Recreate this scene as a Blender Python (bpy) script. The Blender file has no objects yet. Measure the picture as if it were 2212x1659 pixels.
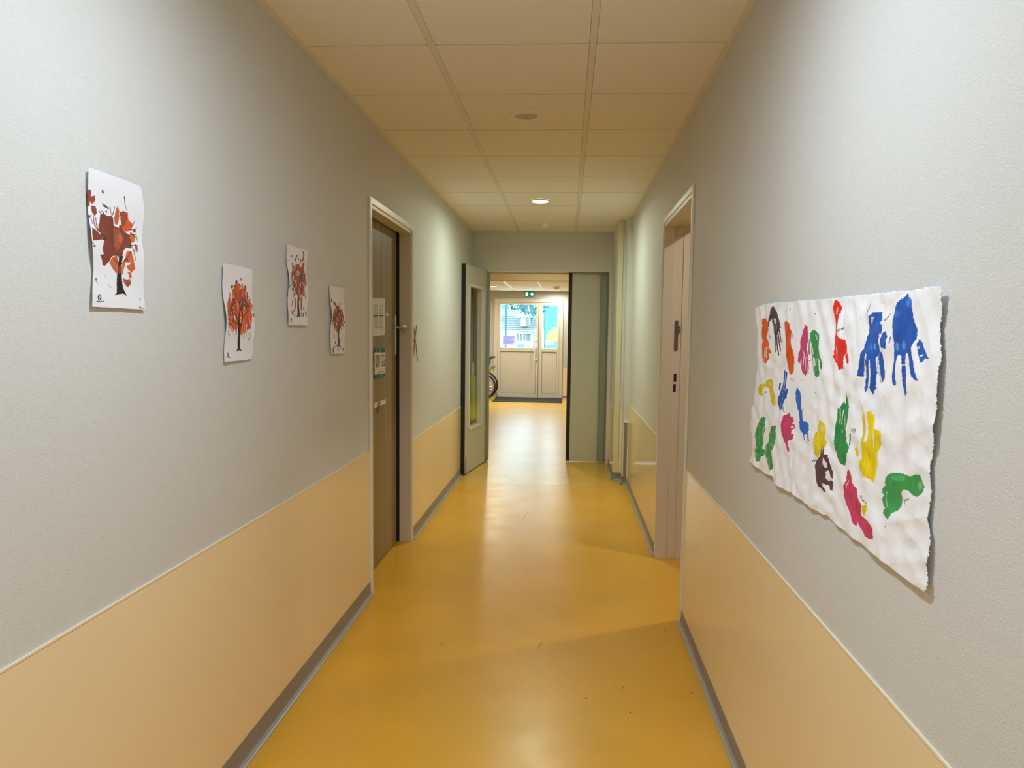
import bpy, bmesh, math, random
import numpy as np
from mathutils import Vector, Matrix

C = bpy.context.scene.collection
random.seed(7)

# ------------------------------------------------------------------ camera
F_PX, PPX, PPY = 1650.0, 1120.36, 857.42
YAW, PITCH, ROLL = 0.06224, 0.08325, 0.0127
HC = 1.4013
def cam_axes():
    cy, sy, cp, sp = math.cos(YAW), math.sin(YAW), math.cos(PITCH), math.sin(PITCH)
    f = Vector((-sy*cp, cy*cp, -sp)); r = Vector((cy, sy, 0)); u = r.cross(f)
    cr, sr = math.cos(ROLL), math.sin(ROLL)
    return cr*r + sr*u, -sr*r + cr*u, f
RA, UA, FA = cam_axes()
cam = bpy.data.cameras.new('camera'); camo = bpy.data.objects.new('camera', cam); C.objects.link(camo)
cam.sensor_width = 36; cam.sensor_fit = 'HORIZONTAL'; cam.lens = 36*F_PX/2212
cam.shift_x = -(PPX-1106)/2212; cam.shift_y = (PPY-829.5)/2212
cam.clip_start = 0.05; cam.clip_end = 300
camo.matrix_world = Matrix(((RA.x, UA.x, -FA.x, 0), (RA.y, UA.y, -FA.y, 0), (RA.z, UA.z, -FA.z, HC), (0, 0, 0, 1)))
bpy.context.scene.camera = camo

# ------------------------------------------------------------------ view, world, light settings
sc = bpy.context.scene
sc.view_settings.view_transform = 'Standard'; sc.view_settings.look = 'None'
sc.view_settings.exposure = 0.38; sc.view_settings.gamma = 1.0
sc.view_settings.use_curve_mapping = False
SKY = 7.5; LAMP = 13.0; FAR_LAMP = 29.0; ROOM_LAMP = 10.0
LAMP_COL = (0.84, 0.97, 1.10); SKY_COL = (0.66, 0.93, 1.05)
w = bpy.data.worlds.new('overcast_sky'); sc.world = w; w.use_nodes = True
bg = w.node_tree.nodes['Background']; bg.inputs[0].default_value = (*SKY_COL, 1); bg.inputs[1].default_value = SKY
try:
    sc.cycles.max_bounces = 8; sc.cycles.diffuse_bounces = 6; sc.cycles.glossy_bounces = 3; sc.cycles.transparent_max_bounces = 8; sc.cycles.use_adaptive_sampling = True; sc.cycles.adaptive_threshold = .07; sc.cycles.adaptive_min_samples = 16; sc.cycles.caustics_reflective = False; sc.cycles.caustics_refractive = False; sc.cycles.use_denoising = True
    sc.cycles.sample_clamp_indirect = 6.0
except Exception: pass

# ------------------------------------------------------------------ measured room
WL, WR, CH = -1.024, 0.583, 2.468        # side walls, ceiling height
YE, YF, FCH = 8.17, 16.55, 2.305         # cross wall, far end wall, far ceiling height
YB = -2.4                                 # wall behind
def ray(px, py): return RA*((px-PPX)/F_PX) + UA*(-(py-PPY)/F_PX) + FA
CO = Vector((0, 0, HC))
def onp(ax, val, px, py):
    v = ray(px, py); t = (val-CO[ax])/v[ax]; return CO + v*t
def project(P):                           # (n,3) points -> photo pixels, used to lay the traced paintings on their sheets
    D = P - np.array(CO); a = D@np.array(RA); b = D@np.array(UA); c = D@np.array(FA)
    return PPX + F_PX*a/c, PPY - F_PX*b/c

# ------------------------------------------------------------------ materials
def lin(c):
    return tuple(((v/255)/12.92 if v/255 <= .04045 else ((v/255+.055)/1.055)**2.4) for v in c)
def mat(name, col, rough=.5, metal=0, bump=None, var=None, coat=0, emit=None, spec=None):
    m = bpy.data.materials.new(name); m.use_nodes = True; nt = m.node_tree; b = nt.nodes['Principled BSDF']
    b.inputs['Base Color'].default_value = (*col, 1); b.inputs['Roughness'].default_value = rough; b.inputs['Metallic'].default_value = metal
    if coat: b.inputs['Coat Weight'].default_value = coat; b.inputs['Coat Roughness'].default_value = .08
    if spec is not None: b.inputs['Specular IOR Level'].default_value = spec
    if emit: b.inputs['Emission Color'].default_value = (*emit[0], 1); b.inputs['Emission Strength'].default_value = emit[1]
    geo = nt.nodes.new('ShaderNodeNewGeometry')
    if bump:
        scale, strength, dist = bump
        n = nt.nodes.new('ShaderNodeTexNoise'); n.inputs['Scale'].default_value = scale; n.inputs['Detail'].default_value = 4
        bp = nt.nodes.new('ShaderNodeBump'); bp.inputs['Strength'].default_value = strength; bp.inputs['Distance'].default_value = dist
        nt.links.new(geo.outputs['Position'], n.inputs['Vector']); nt.links.new(n.outputs['Fac'], bp.inputs['Height']); nt.links.new(bp.outputs['Normal'], b.inputs['Normal'])
    if var:
        scale, amt = var
        n = nt.nodes.new('ShaderNodeTexNoise'); n.inputs['Scale'].default_value = scale; n.inputs['Detail'].default_value = 6
        mr = nt.nodes.new('ShaderNodeMapRange'); mr.inputs['From Min'].default_value = .3; mr.inputs['From Max'].default_value = .7
        mr.inputs['To Min'].default_value = 1-amt; mr.inputs['To Max'].default_value = 1+amt
        mx = nt.nodes.new('ShaderNodeVectorMath'); mx.operation = 'SCALE'; mx.inputs[0].default_value = col
        nt.links.new(geo.outputs['Position'], n.inputs['Vector']); nt.links.new(n.outputs['Fac'], mr.inputs['Value'])
        nt.links.new(mr.outputs['Result'], mx.inputs['Scale']); nt.links.new(mx.outputs[0], b.inputs['Base Color'])
    return m

M = {}
M['wall'] = mat('grey_wallcovering', (.67, .68, .665), .62, bump=(330, .75, .0016), var=(1.2, .02))
M['cream_wall'] = mat('cream_paint', (.70, .66, .45), .5)
M['far_wall'] = mat('far_room_paint', (.56, .55, .54), .7)
M['panel'] = mat('cream_wall_panel', (.90, .74, .49), .16, var=(1.5, .02))
M['panel_right'] = mat('cream_wall_panel_right', (.88, .73, .48), .14, var=(1.5, .02))
M['bead'] = mat('panel_top_bead', (.88, .80, .62), .4)
M['base'] = mat('grey_vinyl_skirting', (.25, .24, .235), .38)
M['baselip'] = mat('skirting_toe', (.36, .36, .36), .35)
M['tile'] = mat('ceiling_tile', (.88, .85, .76), .85, bump=(500, .2, .0006))
M['tee'] = mat('ceiling_rail', (.80, .76, .66), .6)
M['plenum'] = mat('dark_void', (.05, .04, .035), .9)
M['frame'] = mat('painted_door_frame', (.70, .64, .55), .38)
M['frame_light'] = mat('frame_edge', (.80, .78, .70), .35)
M['white'] = mat('white_plastic', (.82, .80, .76), .4)
M['firedoor'] = mat('fire_door_laminate', (.58, .59, .50), .42)
M['black'] = mat('black_seal_and_gap_shade', (.012, .012, .014), .6)
M['rubber'] = mat('black_rubber', (.02, .02, .022), .55)
M['metal'] = mat('brushed_metal', (.62, .60, .57), .3, 1)
M['darkmetal'] = mat('bronzed_lock', (.20, .17, .15), .4, .8)
M['alu'] = mat('door_edge_aluminium', (.55, .57, .55), .35, .7)
M['guard'] = mat('finger_guard', (.26, .30, .24), .5)
M['pvc'] = mat('beige_door_pvc', (.72, .68, .58), .3)
M['pvc_gap'] = mat('gasket', (.16, .14, .12), .6)
M['mat'] = mat('doormat_pile', (.035, .038, .045), .95, bump=(400, .8, .003))
M['room_wall'] = mat('side_room_paint', (.60, .52, .46), .7)
M['beam'] = mat('bulkhead_paint', (.68, .58, .36), .6)
M['green'] = mat('lime_green_plastic', (.36, .50, .02), .35)
M['clear'] = mat('cloudy_plastic', (.62, .64, .62), .2)
M['lampface'] = mat('lit_diffuser', (1, 1, 1), .5, emit=((1, .98, .93), 14))
M['unlitface'] = mat('unlit_diffuser', (.50, .45, .38), .5)
M['exit_green'] = mat('exit_sign_green', (.0, .16, .10), .4, emit=((.0, .16, .10), .5))
M['exit_white'] = mat('exit_sign_white', (.85, .9, .9), .4, emit=((.8, 1, .97), 1.0))
M['tape'] = mat('clear_tape', (.55, .50, .38), .2)
M['twig'] = mat('reddish_twig', (.30, .12, .07), .7)
M['seam'] = mat('floor_weld', (.66, .50, .22), .25)
M['speck'] = mat('dark_speck', (.03, .025, .02), .9)
M['wheel_spoke'] = mat('steel_spoke', (.55, .55, .52), .35, .6)
M['seatcloth'] = mat('black_seat_cloth', (.015, .014, .016), .8)
# outdoors
M['render'] = mat('white_render', (.85, .87, .88), .9)
M['siding'] = mat('pale_siding', (.80, .84, .86), .9)
M['roof'] = mat('slate_roof', (.62, .66, .68), .9)
M['dkline'] = mat('grey_gutter', (.022, .07, .075), .8)
M['winglass'] = mat('house_window', (.085, .105, .11), .6)
M['roofline'] = mat('roof_course', (.185, .20, .20), .9)
M['leaf'] = mat('pale_foliage', (.04, .125, .125), .9)
M['hedge'] = mat('green_hedge', (.03, .16, .12), .9)
M['asphalt'] = mat('pale_asphalt', (.62, .66, .66), .9)
M['yellow'] = mat('yellow_canvas', (.5, .42, .045), .8)
M['cyan'] = mat('pale_turquoise_wall', (.055, .19, .19), .8)

def wood():
    m = bpy.data.materials.new('oak_laminate'); m.use_nodes = True; nt = m.node_tree; b = nt.nodes['Principled BSDF']
    geo = nt.nodes.new('ShaderNodeNewGeometry'); mp = nt.nodes.new('ShaderNodeMapping'); mp.inputs['Scale'].default_value = (14, 14, .55)
    n = nt.nodes.new('ShaderNodeTexNoise'); n.inputs['Scale'].default_value = 1; n.inputs['Detail'].default_value = 7; n.inputs['Distortion'].default_value = .6
    cr = nt.nodes.new('ShaderNodeValToRGB'); cr.color_ramp.elements[0].position = .3; cr.color_ramp.elements[1].position = .72
    cr.color_ramp.elements[0].color = (.21, .15, .075, 1); cr.color_ramp.elements[1].color = (.34, .26, .14, 1)
    nt.links.new(geo.outputs['Position'], mp.inputs['Vector']); nt.links.new(mp.outputs[0], n.inputs['Vector'])
    nt.links.new(n.outputs['Fac'], cr.inputs['Fac']); nt.links.new(cr.outputs[0], b.inputs['Base Color'])
    b.inputs['Roughness'].default_value = .42
    return m
M['wood'] = wood()
def floor_mat(name, base, rough, amp, bumpy=.12, grain=.1):
    m = bpy.data.materials.new(name); m.use_nodes = True; nt = m.node_tree; b = nt.nodes['Principled BSDF']
    geo = nt.nodes.new('ShaderNodeNewGeometry')
    n1 = nt.nodes.new('ShaderNodeTexNoise'); n1.inputs['Scale'].default_value = 2.2; n1.inputs['Detail'].default_value = 5
    n2 = nt.nodes.new('ShaderNodeTexNoise'); n2.inputs['Scale'].default_value = 220; n2.inputs['Detail'].default_value = 2
    mr = nt.nodes.new('ShaderNodeMapRange'); mr.inputs['From Min'].default_value = .3; mr.inputs['From Max'].default_value = .7; mr.inputs['To Min'].default_value = .93; mr.inputs['To Max'].default_value = 1.07
    mr2 = nt.nodes.new('ShaderNodeMapRange'); mr2.inputs['From Min'].default_value = .3; mr2.inputs['From Max'].default_value = .7; mr2.inputs['To Min'].default_value = 1-grain; mr2.inputs['To Max'].default_value = 1+grain
    mu = nt.nodes.new('ShaderNodeMath'); mu.operation = 'MULTIPLY'
    mx = nt.nodes.new('ShaderNodeVectorMath'); mx.operation = 'SCALE'; mx.inputs[0].default_value = base
    for n in (n1, n2): nt.links.new(geo.outputs['Position'], n.inputs['Vector'])
    nt.links.new(n1.outputs['Fac'], mr.inputs['Value']); nt.links.new(n2.outputs['Fac'], mr2.inputs['Value'])
    nt.links.new(mr.outputs[0], mu.inputs[0]); nt.links.new(mr2.outputs[0], mu.inputs[1]); nt.links.new(mu.outputs[0], mx.inputs['Scale'])
    nt.links.new(mx.outputs[0], b.inputs['Base Color']); b.inputs['Specular IOR Level'].default_value = .48
    n3 = nt.nodes.new('ShaderNodeTexNoise'); n3.inputs['Scale'].default_value = 7; n3.inputs['Detail'].default_value = 6
    nt.links.new(geo.outputs['Position'], n3.inputs['Vector'])
    m3 = nt.nodes.new('ShaderNodeMapRange'); m3.inputs['From Min'].default_value = .3; m3.inputs['From Max'].default_value = .7
    m3.inputs['To Min'].default_value = rough-amp; m3.inputs['To Max'].default_value = rough+amp
    nt.links.new(n3.outputs['Fac'], m3.inputs['Value']); nt.links.new(m3.outputs[0], b.inputs['Roughness'])
    n4 = nt.nodes.new('ShaderNodeTexNoise'); n4.inputs['Scale'].default_value = 16; n4.inputs['Detail'].default_value = 3
    bp = nt.nodes.new('ShaderNodeBump'); bp.inputs['Strength'].default_value = bumpy; bp.inputs['Distance'].default_value = .004
    nt.links.new(geo.outputs['Position'], n4.inputs['Vector']); nt.links.new(n4.outputs['Fac'], bp.inputs['Height']); nt.links.new(bp.outputs[0], b.inputs['Normal'])
    return m
M['floor'] = floor_mat('ochre_vinyl', (.80, .43, .028), .31, .03, .05)
M['floor_far'] = floor_mat('ochre_vinyl_polished', (.74, .45, .06), .30, .012, .0, .0)
def glass():
    m = bpy.data.materials.new('clear_glass'); m.use_nodes = True; nt = m.node_tree
    for n in list(nt.nodes): nt.nodes.remove(n)
    out = nt.nodes.new('ShaderNodeOutputMaterial'); mx = nt.nodes.new('ShaderNodeMixShader'); lw = nt.nodes.new('ShaderNodeLayerWeight'); pw = nt.nodes.new('ShaderNodeMath'); pw.operation = 'POWER'; pw.inputs[1].default_value = 5; fr = nt.nodes.new('ShaderNodeMath'); fr.operation = 'MULTIPLY_ADD'; fr.inputs[1].default_value = .7; fr.inputs[2].default_value = .03; nt.links.new(lw.outputs['Facing'], pw.inputs[0]); nt.links.new(pw.outputs[0], fr.inputs[0])
    t = nt.nodes.new('ShaderNodeBsdfTransparent'); g = nt.nodes.new('ShaderNodeBsdfGlossy'); g.inputs['Roughness'].default_value = .02
    t.inputs[0].default_value = (.96, .98, .98, 1)
    nt.links.new(fr.outputs[0], mx.inputs[0]); nt.links.new(t.outputs[0], mx.inputs[1]); nt.links.new(g.outputs[0], mx.inputs[2]); nt.links.new(mx.outputs[0], out.inputs[0])
    return m
M['glass'] = glass()
def paper_mat():
    m = bpy.data.materials.new('painted_paper'); m.use_nodes = True; nt = m.node_tree; b = nt.nodes['Principled BSDF']
    a = nt.nodes.new('ShaderNodeAttribute'); a.attribute_name = 'paint'
    nt.links.new(a.outputs['Color'], b.inputs['Base Color']); b.inputs['Roughness'].default_value = .55
    return m
M['paper'] = paper_mat()

# ------------------------------------------------------------------ mesh helpers
class MB:
    def __init__(s): s.v = []; s.f = []; s.m = []; s.smooth = []
    def add(s, vs, fs, mi=0, sm=False):
        o = len(s.v); s.v += [tuple(v) for v in vs]; s.f += [tuple(i+o for i in f) for f in fs]; s.m += [mi]*len(fs); s.smooth += [sm]*len(fs); return s
    def box(s, x0, x1, y0, y1, z0, z1, mi=0):
        x0, x1 = min(x0, x1), max(x0, x1); y0, y1 = min(y0, y1), max(y0, y1)
        vs = [(x0,y0,z0),(x1,y0,z0),(x1,y1,z0),(x0,y1,z0),(x0,y0,z1),(x1,y0,z1),(x1,y1,z1),(x0,y1,z1)]
        return s.add(vs, [(0,3,2,1),(4,5,6,7),(0,1,5,4),(1,2,6,5),(2,3,7,6),(3,0,4,7)], mi)
    def tube(s, pts, r, n=8, mi=0, closed=False, cap=True):
        P = [Vector(p) for p in pts]; L = len(P); vs = []; R = r if isinstance(r, (list, tuple)) else [r]*L
        for i, p in enumerate(P):
            if closed: t = (P[(i+1) % L]-P[i-1]).normalized()
            else: t = (P[min(i+1, L-1)]-P[max(i-1, 0)]).normalized()
            ref = Vector((0, 0, 1)) if abs(t.z) < .9 else Vector((0, 1, 0))
            a = t.cross(ref).normalized(); b = t.cross(a)
            vs += [p+(a*math.cos(k*2*math.pi/n)+b*math.sin(k*2*math.pi/n))*R[i] for k in range(n)]
        fs = []
        for i in range(L if closed else L-1):
            j = (i+1) % L
            fs += [(i*n+k, i*n+(k+1) % n, j*n+(k+1) % n, j*n+k) for k in range(n)]
        if cap and not closed: fs += [tuple(range(n))[::-1], tuple((L-1)*n+k for k in range(n))]
        return s.add(vs, fs, mi, True)
    def lathe(s, prof, c, n=32, axis='z', mi=0):     # prof: (r, h) pairs around c along axis
        vs = []
        for r, h in prof:
            for k in range(n):
                a = 2*math.pi*k/n; u, v = r*math.cos(a), r*math.sin(a)
                vs.append({'z': (c[0]+u, c[1]+v, c[2]+h), 'y': (c[0]+u, c[1]+h, c[2]+v), 'x': (c[0]+h, c[1]+u, c[2]+v)}[axis])
        fs = []
        for i in range(len(prof)-1):
            fs += [(i*n+k, i*n+(k+1) % n, (i+1)*n+(k+1) % n, (i+1)*n+k) for k in range(n)]
        fs += [tuple(range(n))[::-1], tuple((len(prof)-1)*n+k for k in range(n))]
        return s.add(vs, fs, mi, True)
    def prism(s, poly, ax, a, b, mi=0, sm=False):    # polygon in the two other axes, extruded on axis ax from a to b
        n = len(poly)
        def P(u, v, w): return {0: (w, u, v), 1: (u, w, v), 2: (u, v, w)}[ax]
        vs = [P(u, v, a) for u, v in poly]+[P(u, v, b) for u, v in poly]
        s.add(vs[:], [tuple((i, (i+1) % n, n+(i+1) % n, n+i)) for i in range(n)], mi, sm)
        return s.add(vs, [tuple(range(n))[::-1], tuple(range(n, 2*n))], mi)
    def xf(s, M4):
        s.v = [tuple(M4 @ Vector(v)) for v in s.v]; return s

def link(name, mb, mats, parent=None, bevel=0, label=None, kind=None, cat=None, group=None, stamp=True):
    me = bpy.data.meshes.new(name)
    off = Vector((0, 0, 0))
    p = parent
    while p is not None: off += p.location; p = p.parent
    vs = [tuple(Vector(v)-off) for v in mb.v] if off.length else mb.v
    loc = Vector((0, 0, 0))
    if parent is None or True:
        a = np.array(vs); lo, hi = a.min(0), a.max(0); loc = Vector(((lo[0]+hi[0])/2, (lo[1]+hi[1])/2, lo[2]))
        vs = [tuple(r) for r in (a-np.array(loc))]
    me.from_pydata(vs, [], mb.f)
    ms = mats if isinstance(mats, (list, tuple)) else [mats]
    for m in ms: me.materials.append(M[m] if isinstance(m, str) else m)
    for pl, mi, sm in zip(me.polygons, mb.m, mb.smooth): pl.material_index = mi; pl.use_smooth = sm
    bm = bmesh.new(); bm.from_mesh(me); bmesh.ops.recalc_face_normals(bm, faces=bm.faces); bm.to_mesh(me); bm.free()
    o = bpy.data.objects.new(name, me); C.objects.link(o); o.location = loc
    if any(mb.smooth):
        for e in me.edges: pass
        md = o.modifiers.new('edge', 'EDGE_SPLIT'); md.split_angle = math.radians(40)
    if bevel:
        b = o.modifiers.new('bevel', 'BEVEL'); b.width = bevel; b.segments = 2; b.limit_method = 'ANGLE'; b.angle_limit = math.radians(50)
    if parent is not None: o.parent = parent
    props(o, label, cat, group, kind)
    return o
def props(o, label=None, cat=None, group=None, kind=None):
    if label: o['label'] = label
    if cat: o['category'] = cat
    if group: o['group'] = group
    if kind: o['kind'] = kind
    return o
def root(name, loc, label=None, cat=None, group=None, kind=None):
    o = bpy.data.objects.new(name, None); C.objects.link(o); o.location = loc; o.empty_display_size = .1
    return props(o, label, cat, group, kind)
S = 'structure'

# ================================================================== SHELL
TH = .2
D1Y0, D1Y1, D1Z = 3.935, 4.98, 2.065     # door opening in left wall
D2Y0, D2Y1, D2Z = 3.70, 4.76, 2.075      # doorway in right wall
# floor: near sheet and far sheet in one mesh
f = MB(); f.add([(-1.3, YB-.1, 0), (3.2, YB-.1, 0), (3.2, 7.0, 0), (-1.3, 7.0, 0)], [(0, 1, 2, 3)], 0)
f.add([(-1.3, 7.0, 0), (3.2, 7.0, 0), (3.2, 8.3, 0), (-1.3, 8.3, 0)], [(0, 1, 2, 3)], 1)
f.add([(-4.2, 8.3, 0), (3.2, 8.3, 0), (3.2, 16.8, 0), (-4.2, 16.8, 0)], [(0, 1, 2, 3)], 1)
f.add([(-4.2, YB-.1, -.1), (3.2, YB-.1, -.1), (3.2, 16.8, -.1), (-4.2, 16.8, -.1)], [(3, 2, 1, 0)], 0)
floor = link('floor', f, ['floor', 'floor_far'], kind=S)
s = MB(); s.box(WL, WR, 6.993, 6.999, .0, .0006); s.box(-.87, .45, 7.398, 7.402, .0, .0004); link('floor_seam', s, 'seam', floor)
s = MB(); s.box(.640, .644, 3.7, 4.76, 0, .0006); link('floor_seam', s, 'seam', floor)
s = MB()
for px, py, r in [(1090,1027,.010),(1091,1078,.003),(1149,1210,.004),(1140,1228,.0035),(1225,1241,.003),(1120,1405,.003),(1254,1311,.002),(1206,1309,.002),(954,1391,.003),(1266,1509,.0035),(1361,1540,.003),(1494,1497,.003),(1147,1285,.002)]:
    p = onp(2, 0, px, py); s.lathe([(r, 0), (r*.8, .0012)], (p.x, p.y, 0), 8)
for a, b in [((1348,1482),(1343,1490)),((1435,1358),(1439,1365)),((1140,1105),(1128,1122)),((1112,1256),(1112,1268)),((1169,1388),(1163,1400))]:
    p, q = onp(2, 0, *a), onp(2, 0, *b); s.tube([(p.x, p.y, .0004), (q.x, q.y, .0004)], .0007, 5)
link('floor_marks', s, 'speck', floor, label='dark specks and scuffs on the ochre floor')

def wall_side(name, x, sgn, segs, lint):
    m = MB()
    for y0, y1 in segs: m.box(x, x+sgn*TH, y0, y1, 0, CH+.3)
    for y0, y1, z in lint: m.box(x, x+sgn*TH, y0, y1, z, CH+.3)
    return link(name, m, 'wall', kind=S)
wl = wall_side('wall_left', WL, -1, [(YB, D1Y0), (D1Y1, 8.45)], [(D1Y0, D1Y1, D1Z)])
wr = wall_side('wall_right', WR, 1, [(YB, D2Y0), (D2Y1, 8.17)], [(D2Y0, D2Y1, D2Z)])
m = MB(); m.box(WL-TH, WR+TH, YB-.15, YB, 0, CH+.3); link('wall_back', m, 'wall', kind=S)
# cross wall with the opening for the fire door
OX0, OX1, OZ = -.865, .445, 2.068
m = MB(); m.box(WL, OX0, YE, YE+.28, 0, CH+.3); m.box(OX1, WR+TH, YE, YE+.28, 0, CH+.3); m.box(OX0, OX1, YE, YE+.28, OZ, CH+.3)
we = link('wall_cross', m, 'wall', kind=S)
# pillar and step at the right end of the corridor
m = MB(); m.box(.465, WR, 7.33, YE, 0, CH); m.box(.538, WR, 7.115, 7.33, 0, CH); wp = link('wall_pillar', m, 'wall', kind=S)
m = MB(); m.box(.4645, .513, 7.322, 7.3301, .075, CH-.002); link('corner_board', m, 'cream_wall', wp, bevel=.001)
m = MB(); m.box(.516, .5375, 7.325, 7.3301, .075, .665); link('wainscot', m, 'panel', wp)
m = MB(); m.box(.461, .4651, 7.335, YE-.001, .075, .68); link('wainscot', m, 'panel', wp)
m = MB(); m.box(.542, .581, 7.105, 7.1151, .075, .575); link('access_panel', m, 'base', wp)
m = MB(); m.box(.575, .583, 7.097, 7.1151, .0, .62); m.box(.539, .583, 7.099, 7.1151, .585, .62); m.box(.5385, .543, 7.1, 7.1151, .075, .62); link('access_panel_frame', m, 'frame_light', wp)

def skirt(name, path, h=.075, top=.004):          # path: list of (x,y,nx,ny) with inward normal; straight pieces
    m = MB()
    prof = [(0, 0), (0, h), (top, h), (top+.0005, .032), (.008, .016), (.015, .006), (.021, .003), (.021, 0)]
    for (x0, y0, x1, y1, nx, ny) in path:
        n = len(prof); vs = []
        for (x, y) in ((x0, y0), (x1, y1)): vs += [(x+nx*d, y+ny*d, z) for d, z in prof]
        fs = [(i, i+1, n+i+1, n+i) for i in range(n-1)]+[(n-1, 0, n, 2*n-1)]
        m.add(vs, fs, 0); 
        for k in (5, 6): m.m[len(m.m)-len(fs)+k-1] = 1
        m.add(vs, [tuple(range(n)), tuple(range(2*n-1, n-1, -1))], 0)
    return link(name, m, ['base', 'baselip'], kind=S)
FY0, FY1 = 3.905, 5.01       # outer edges of left door frame
GY0, GY1 = 3.67, 4.79
skirt('baseboard_left', [(WL, YB, WL, FY0, 1, 0), (WL, FY1, WL, YE, 1, 0)], .079)
skirt('baseboard_right', [(WR, YB, WR, GY0, -1, 0), (WR, GY1, WR, 7.115, -1, 0)], .066)
skirt('baseboard_pillar', [(.465, 7.33, .465, YE, -1, 0), (.465, 7.33, .538, 7.33, 0, -1), (.538, 7.115, .575, 7.115, 0, -1), (.538, 7.115, .538, 7.33, -1, 0)], .07)
# wall panels
def wains(par, x, sgn, y0, y1, z, mt):
    m = MB(); m.box(x, x+sgn*.003, y0, y1, .06, z); link('wainscot', m, mt, par)
    m = MB(); m.box(x, x+sgn*.0045, y0, y1, z-.001, z+.0035); link('wainscot_bead', m, 'bead', par)
wains(wl, WL, 1, YB, FY0, .772, 'panel'); wains(wl, WL, 1, FY1, YE, .679, 'panel')
wains(wr, WR, -1, YB, GY0, .761, 'panel_right'); wains(wr, WR, -1, GY1, 7.10, .7617, 'panel_right')
m = MB(); m.box(WL, OX0-.02, YE-.003, YE, .06, .679); link('wainscot', m, 'panel', we)
p0, p1 = onp(0, WR, 1548, 1245), onp(0, WR, 1541, 1425)
m = MB(); m.box(WR-.0036, WR-.003, 3.2405, 3.2425, .22, .70); link('wainscot_joint', m, 'bead', wr)
# ceiling -----------------------------------------------------------
T1, T2 = -.524, .076; J0, DJ = 2.924, .5957
m = MB(); m.box(WL-TH, 3.2, YB-.1, 8.45, CH+.03, CH+.06)
ceil = link('ceiling', m, 'plenum', kind=S)
joints = [J0+DJ*i for i in range(-10, 12)]
joints = [y for y in joints if YB < y < YE]; ys = [YB]+joints+[YE]
m = MB()
for a, b in zip(ys[:-1], ys[1:]):
    for x0, x1 in ((WL+.022, T1-.012), (T1+.012, T2-.012), (T2+.012, WR-.022)):
        dz = random.uniform(-.0008, .0008)
        m.box(x0+.0015, x1-.0015, a+.006, b-.006, CH+dz, CH+.015)
link('ceiling_tiles', m, 'tile', ceil, bevel=.0015)
m = MB()
for x in (T1, T2): m.box(x-.0125, x+.0125, YB, YE, CH+.0005, CH+.012)
link('ceiling_rail', m, 'tee', ceil)
m = MB(); m.box(WL, WL+.024, YB, YE, CH-.001, CH+.006); m.box(WR-.024, WR, YB, 7.11, CH-.001, CH+.006)
link('ceiling_edge_trim', m, 'tee', ceil)
m = MB()
for y in joints: m.box(WL+.02, WR-.02, y-.0145, y+.0145, CH+.008, CH+.012)
link('ceiling_cross_rail', m, 'pvc_gap', ceil)

# far lobby ----------------------------------------------------------
FX0, FX1 = -4.0, 2.6
m = MB(); FDX0, FDX1, FDZ = -1.575, -.095, 2.137
m.box(FX0, FDX0, YF, YF+.22, 0, 3); m.box(FDX1, FX1, YF, YF+.22, 0, 3); m.box(FDX0, FDX1, YF, YF+.22, FDZ, 3)
wf = link('wall_far', m, 'far_wall', kind=S)
m = MB(); m.box(FX0-.15, FX0, 8.45, YF+.22, 0, 3); link('wall_far_left', m, 'far_wall', kind=S)
m = MB(); m.box(FX1, FX1+.15, 8.45, YF+.22, 0, 3); link('wall_far_right', m, 'far_wall', kind=S)
m = MB(); m.box(FX0, WL-TH, 8.25, 8.45, 0, 3); m.box(WR+TH, FX1+.15, 8.25, 8.45, 0, 3); link('wall_lobby_near', m, 'far_wall', kind=S)
m = MB(); m.box(FX0, FDX0-.02, YF-.003, YF, .05, .655); m.box(FDX1+.02, FX1, YF-.003, YF, .05, .655); link('wainscot', m, 'panel', wf)
skirt('baseboard_far', [(FX0, YF, FDX0-.005, YF, 0, -1), (FDX1+.005, YF, FX1, YF, 0, -1)], .06)
m = MB(); m.box(FX0-.15, FX1+.15, 10.2, YF+.22, FCH+.02, FCH+.08)
c2 = link('ceiling_lobby', m, 'plenum', kind=S)
m = MB(); yy = 10.2
xs = [-4.0, -3.525, -2.925, -2.325, -1.73, -1.13, -.527, .073, .673, 1.273, 1.873, 2.6]
while yy < YF:
    for a, b in zip(xs[:-1], xs[1:]): m.box(a+.014, b-.014, yy+.004, min(yy+.6, YF)-.004, FCH, FCH+.02)
    yy += .6
link('ceiling_tiles', m, 'tile', c2)
m = MB()
for x in xs[1:-1]: m.box(x-.015, x+.015, 10.2, YF, FCH-.002, FCH+.015)
yy = 10.8
while yy < YF: m.box(FX0, FX1, yy-.005, yy+.005, FCH-.001, FCH+.015); yy += .6
link('ceiling_rail', m, 'white', c2)
m = MB(); m.box(FX0, FX1, 10.0, 10.2, 2.085, 3); link('wall_bulkhead', m, 'beam', kind=S)
m = MB(); m.box(FX0-.15, FX1+.15, 8.45, 10.0, 2.46, 2.6); link('ceiling_vestibule', m, 'tile', kind=S)

# side room through the right doorway ---------------------------------
m = MB(); m.box(WR+TH, 2.6, 5.27, 5.4, 0, CH+.03); m.box(2.6, 2.75, 2.6, 5.4, 0, CH+.03); m.box(WR+TH, 2.6, 2.5, 2.6, 0, CH+.03)
link('wall_side_room', m, 'room_wall', kind=S)
skirt('baseboard_side_room', [(WR+TH, 5.27, 2.6, 5.27, 0, -1)], .075)

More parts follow.
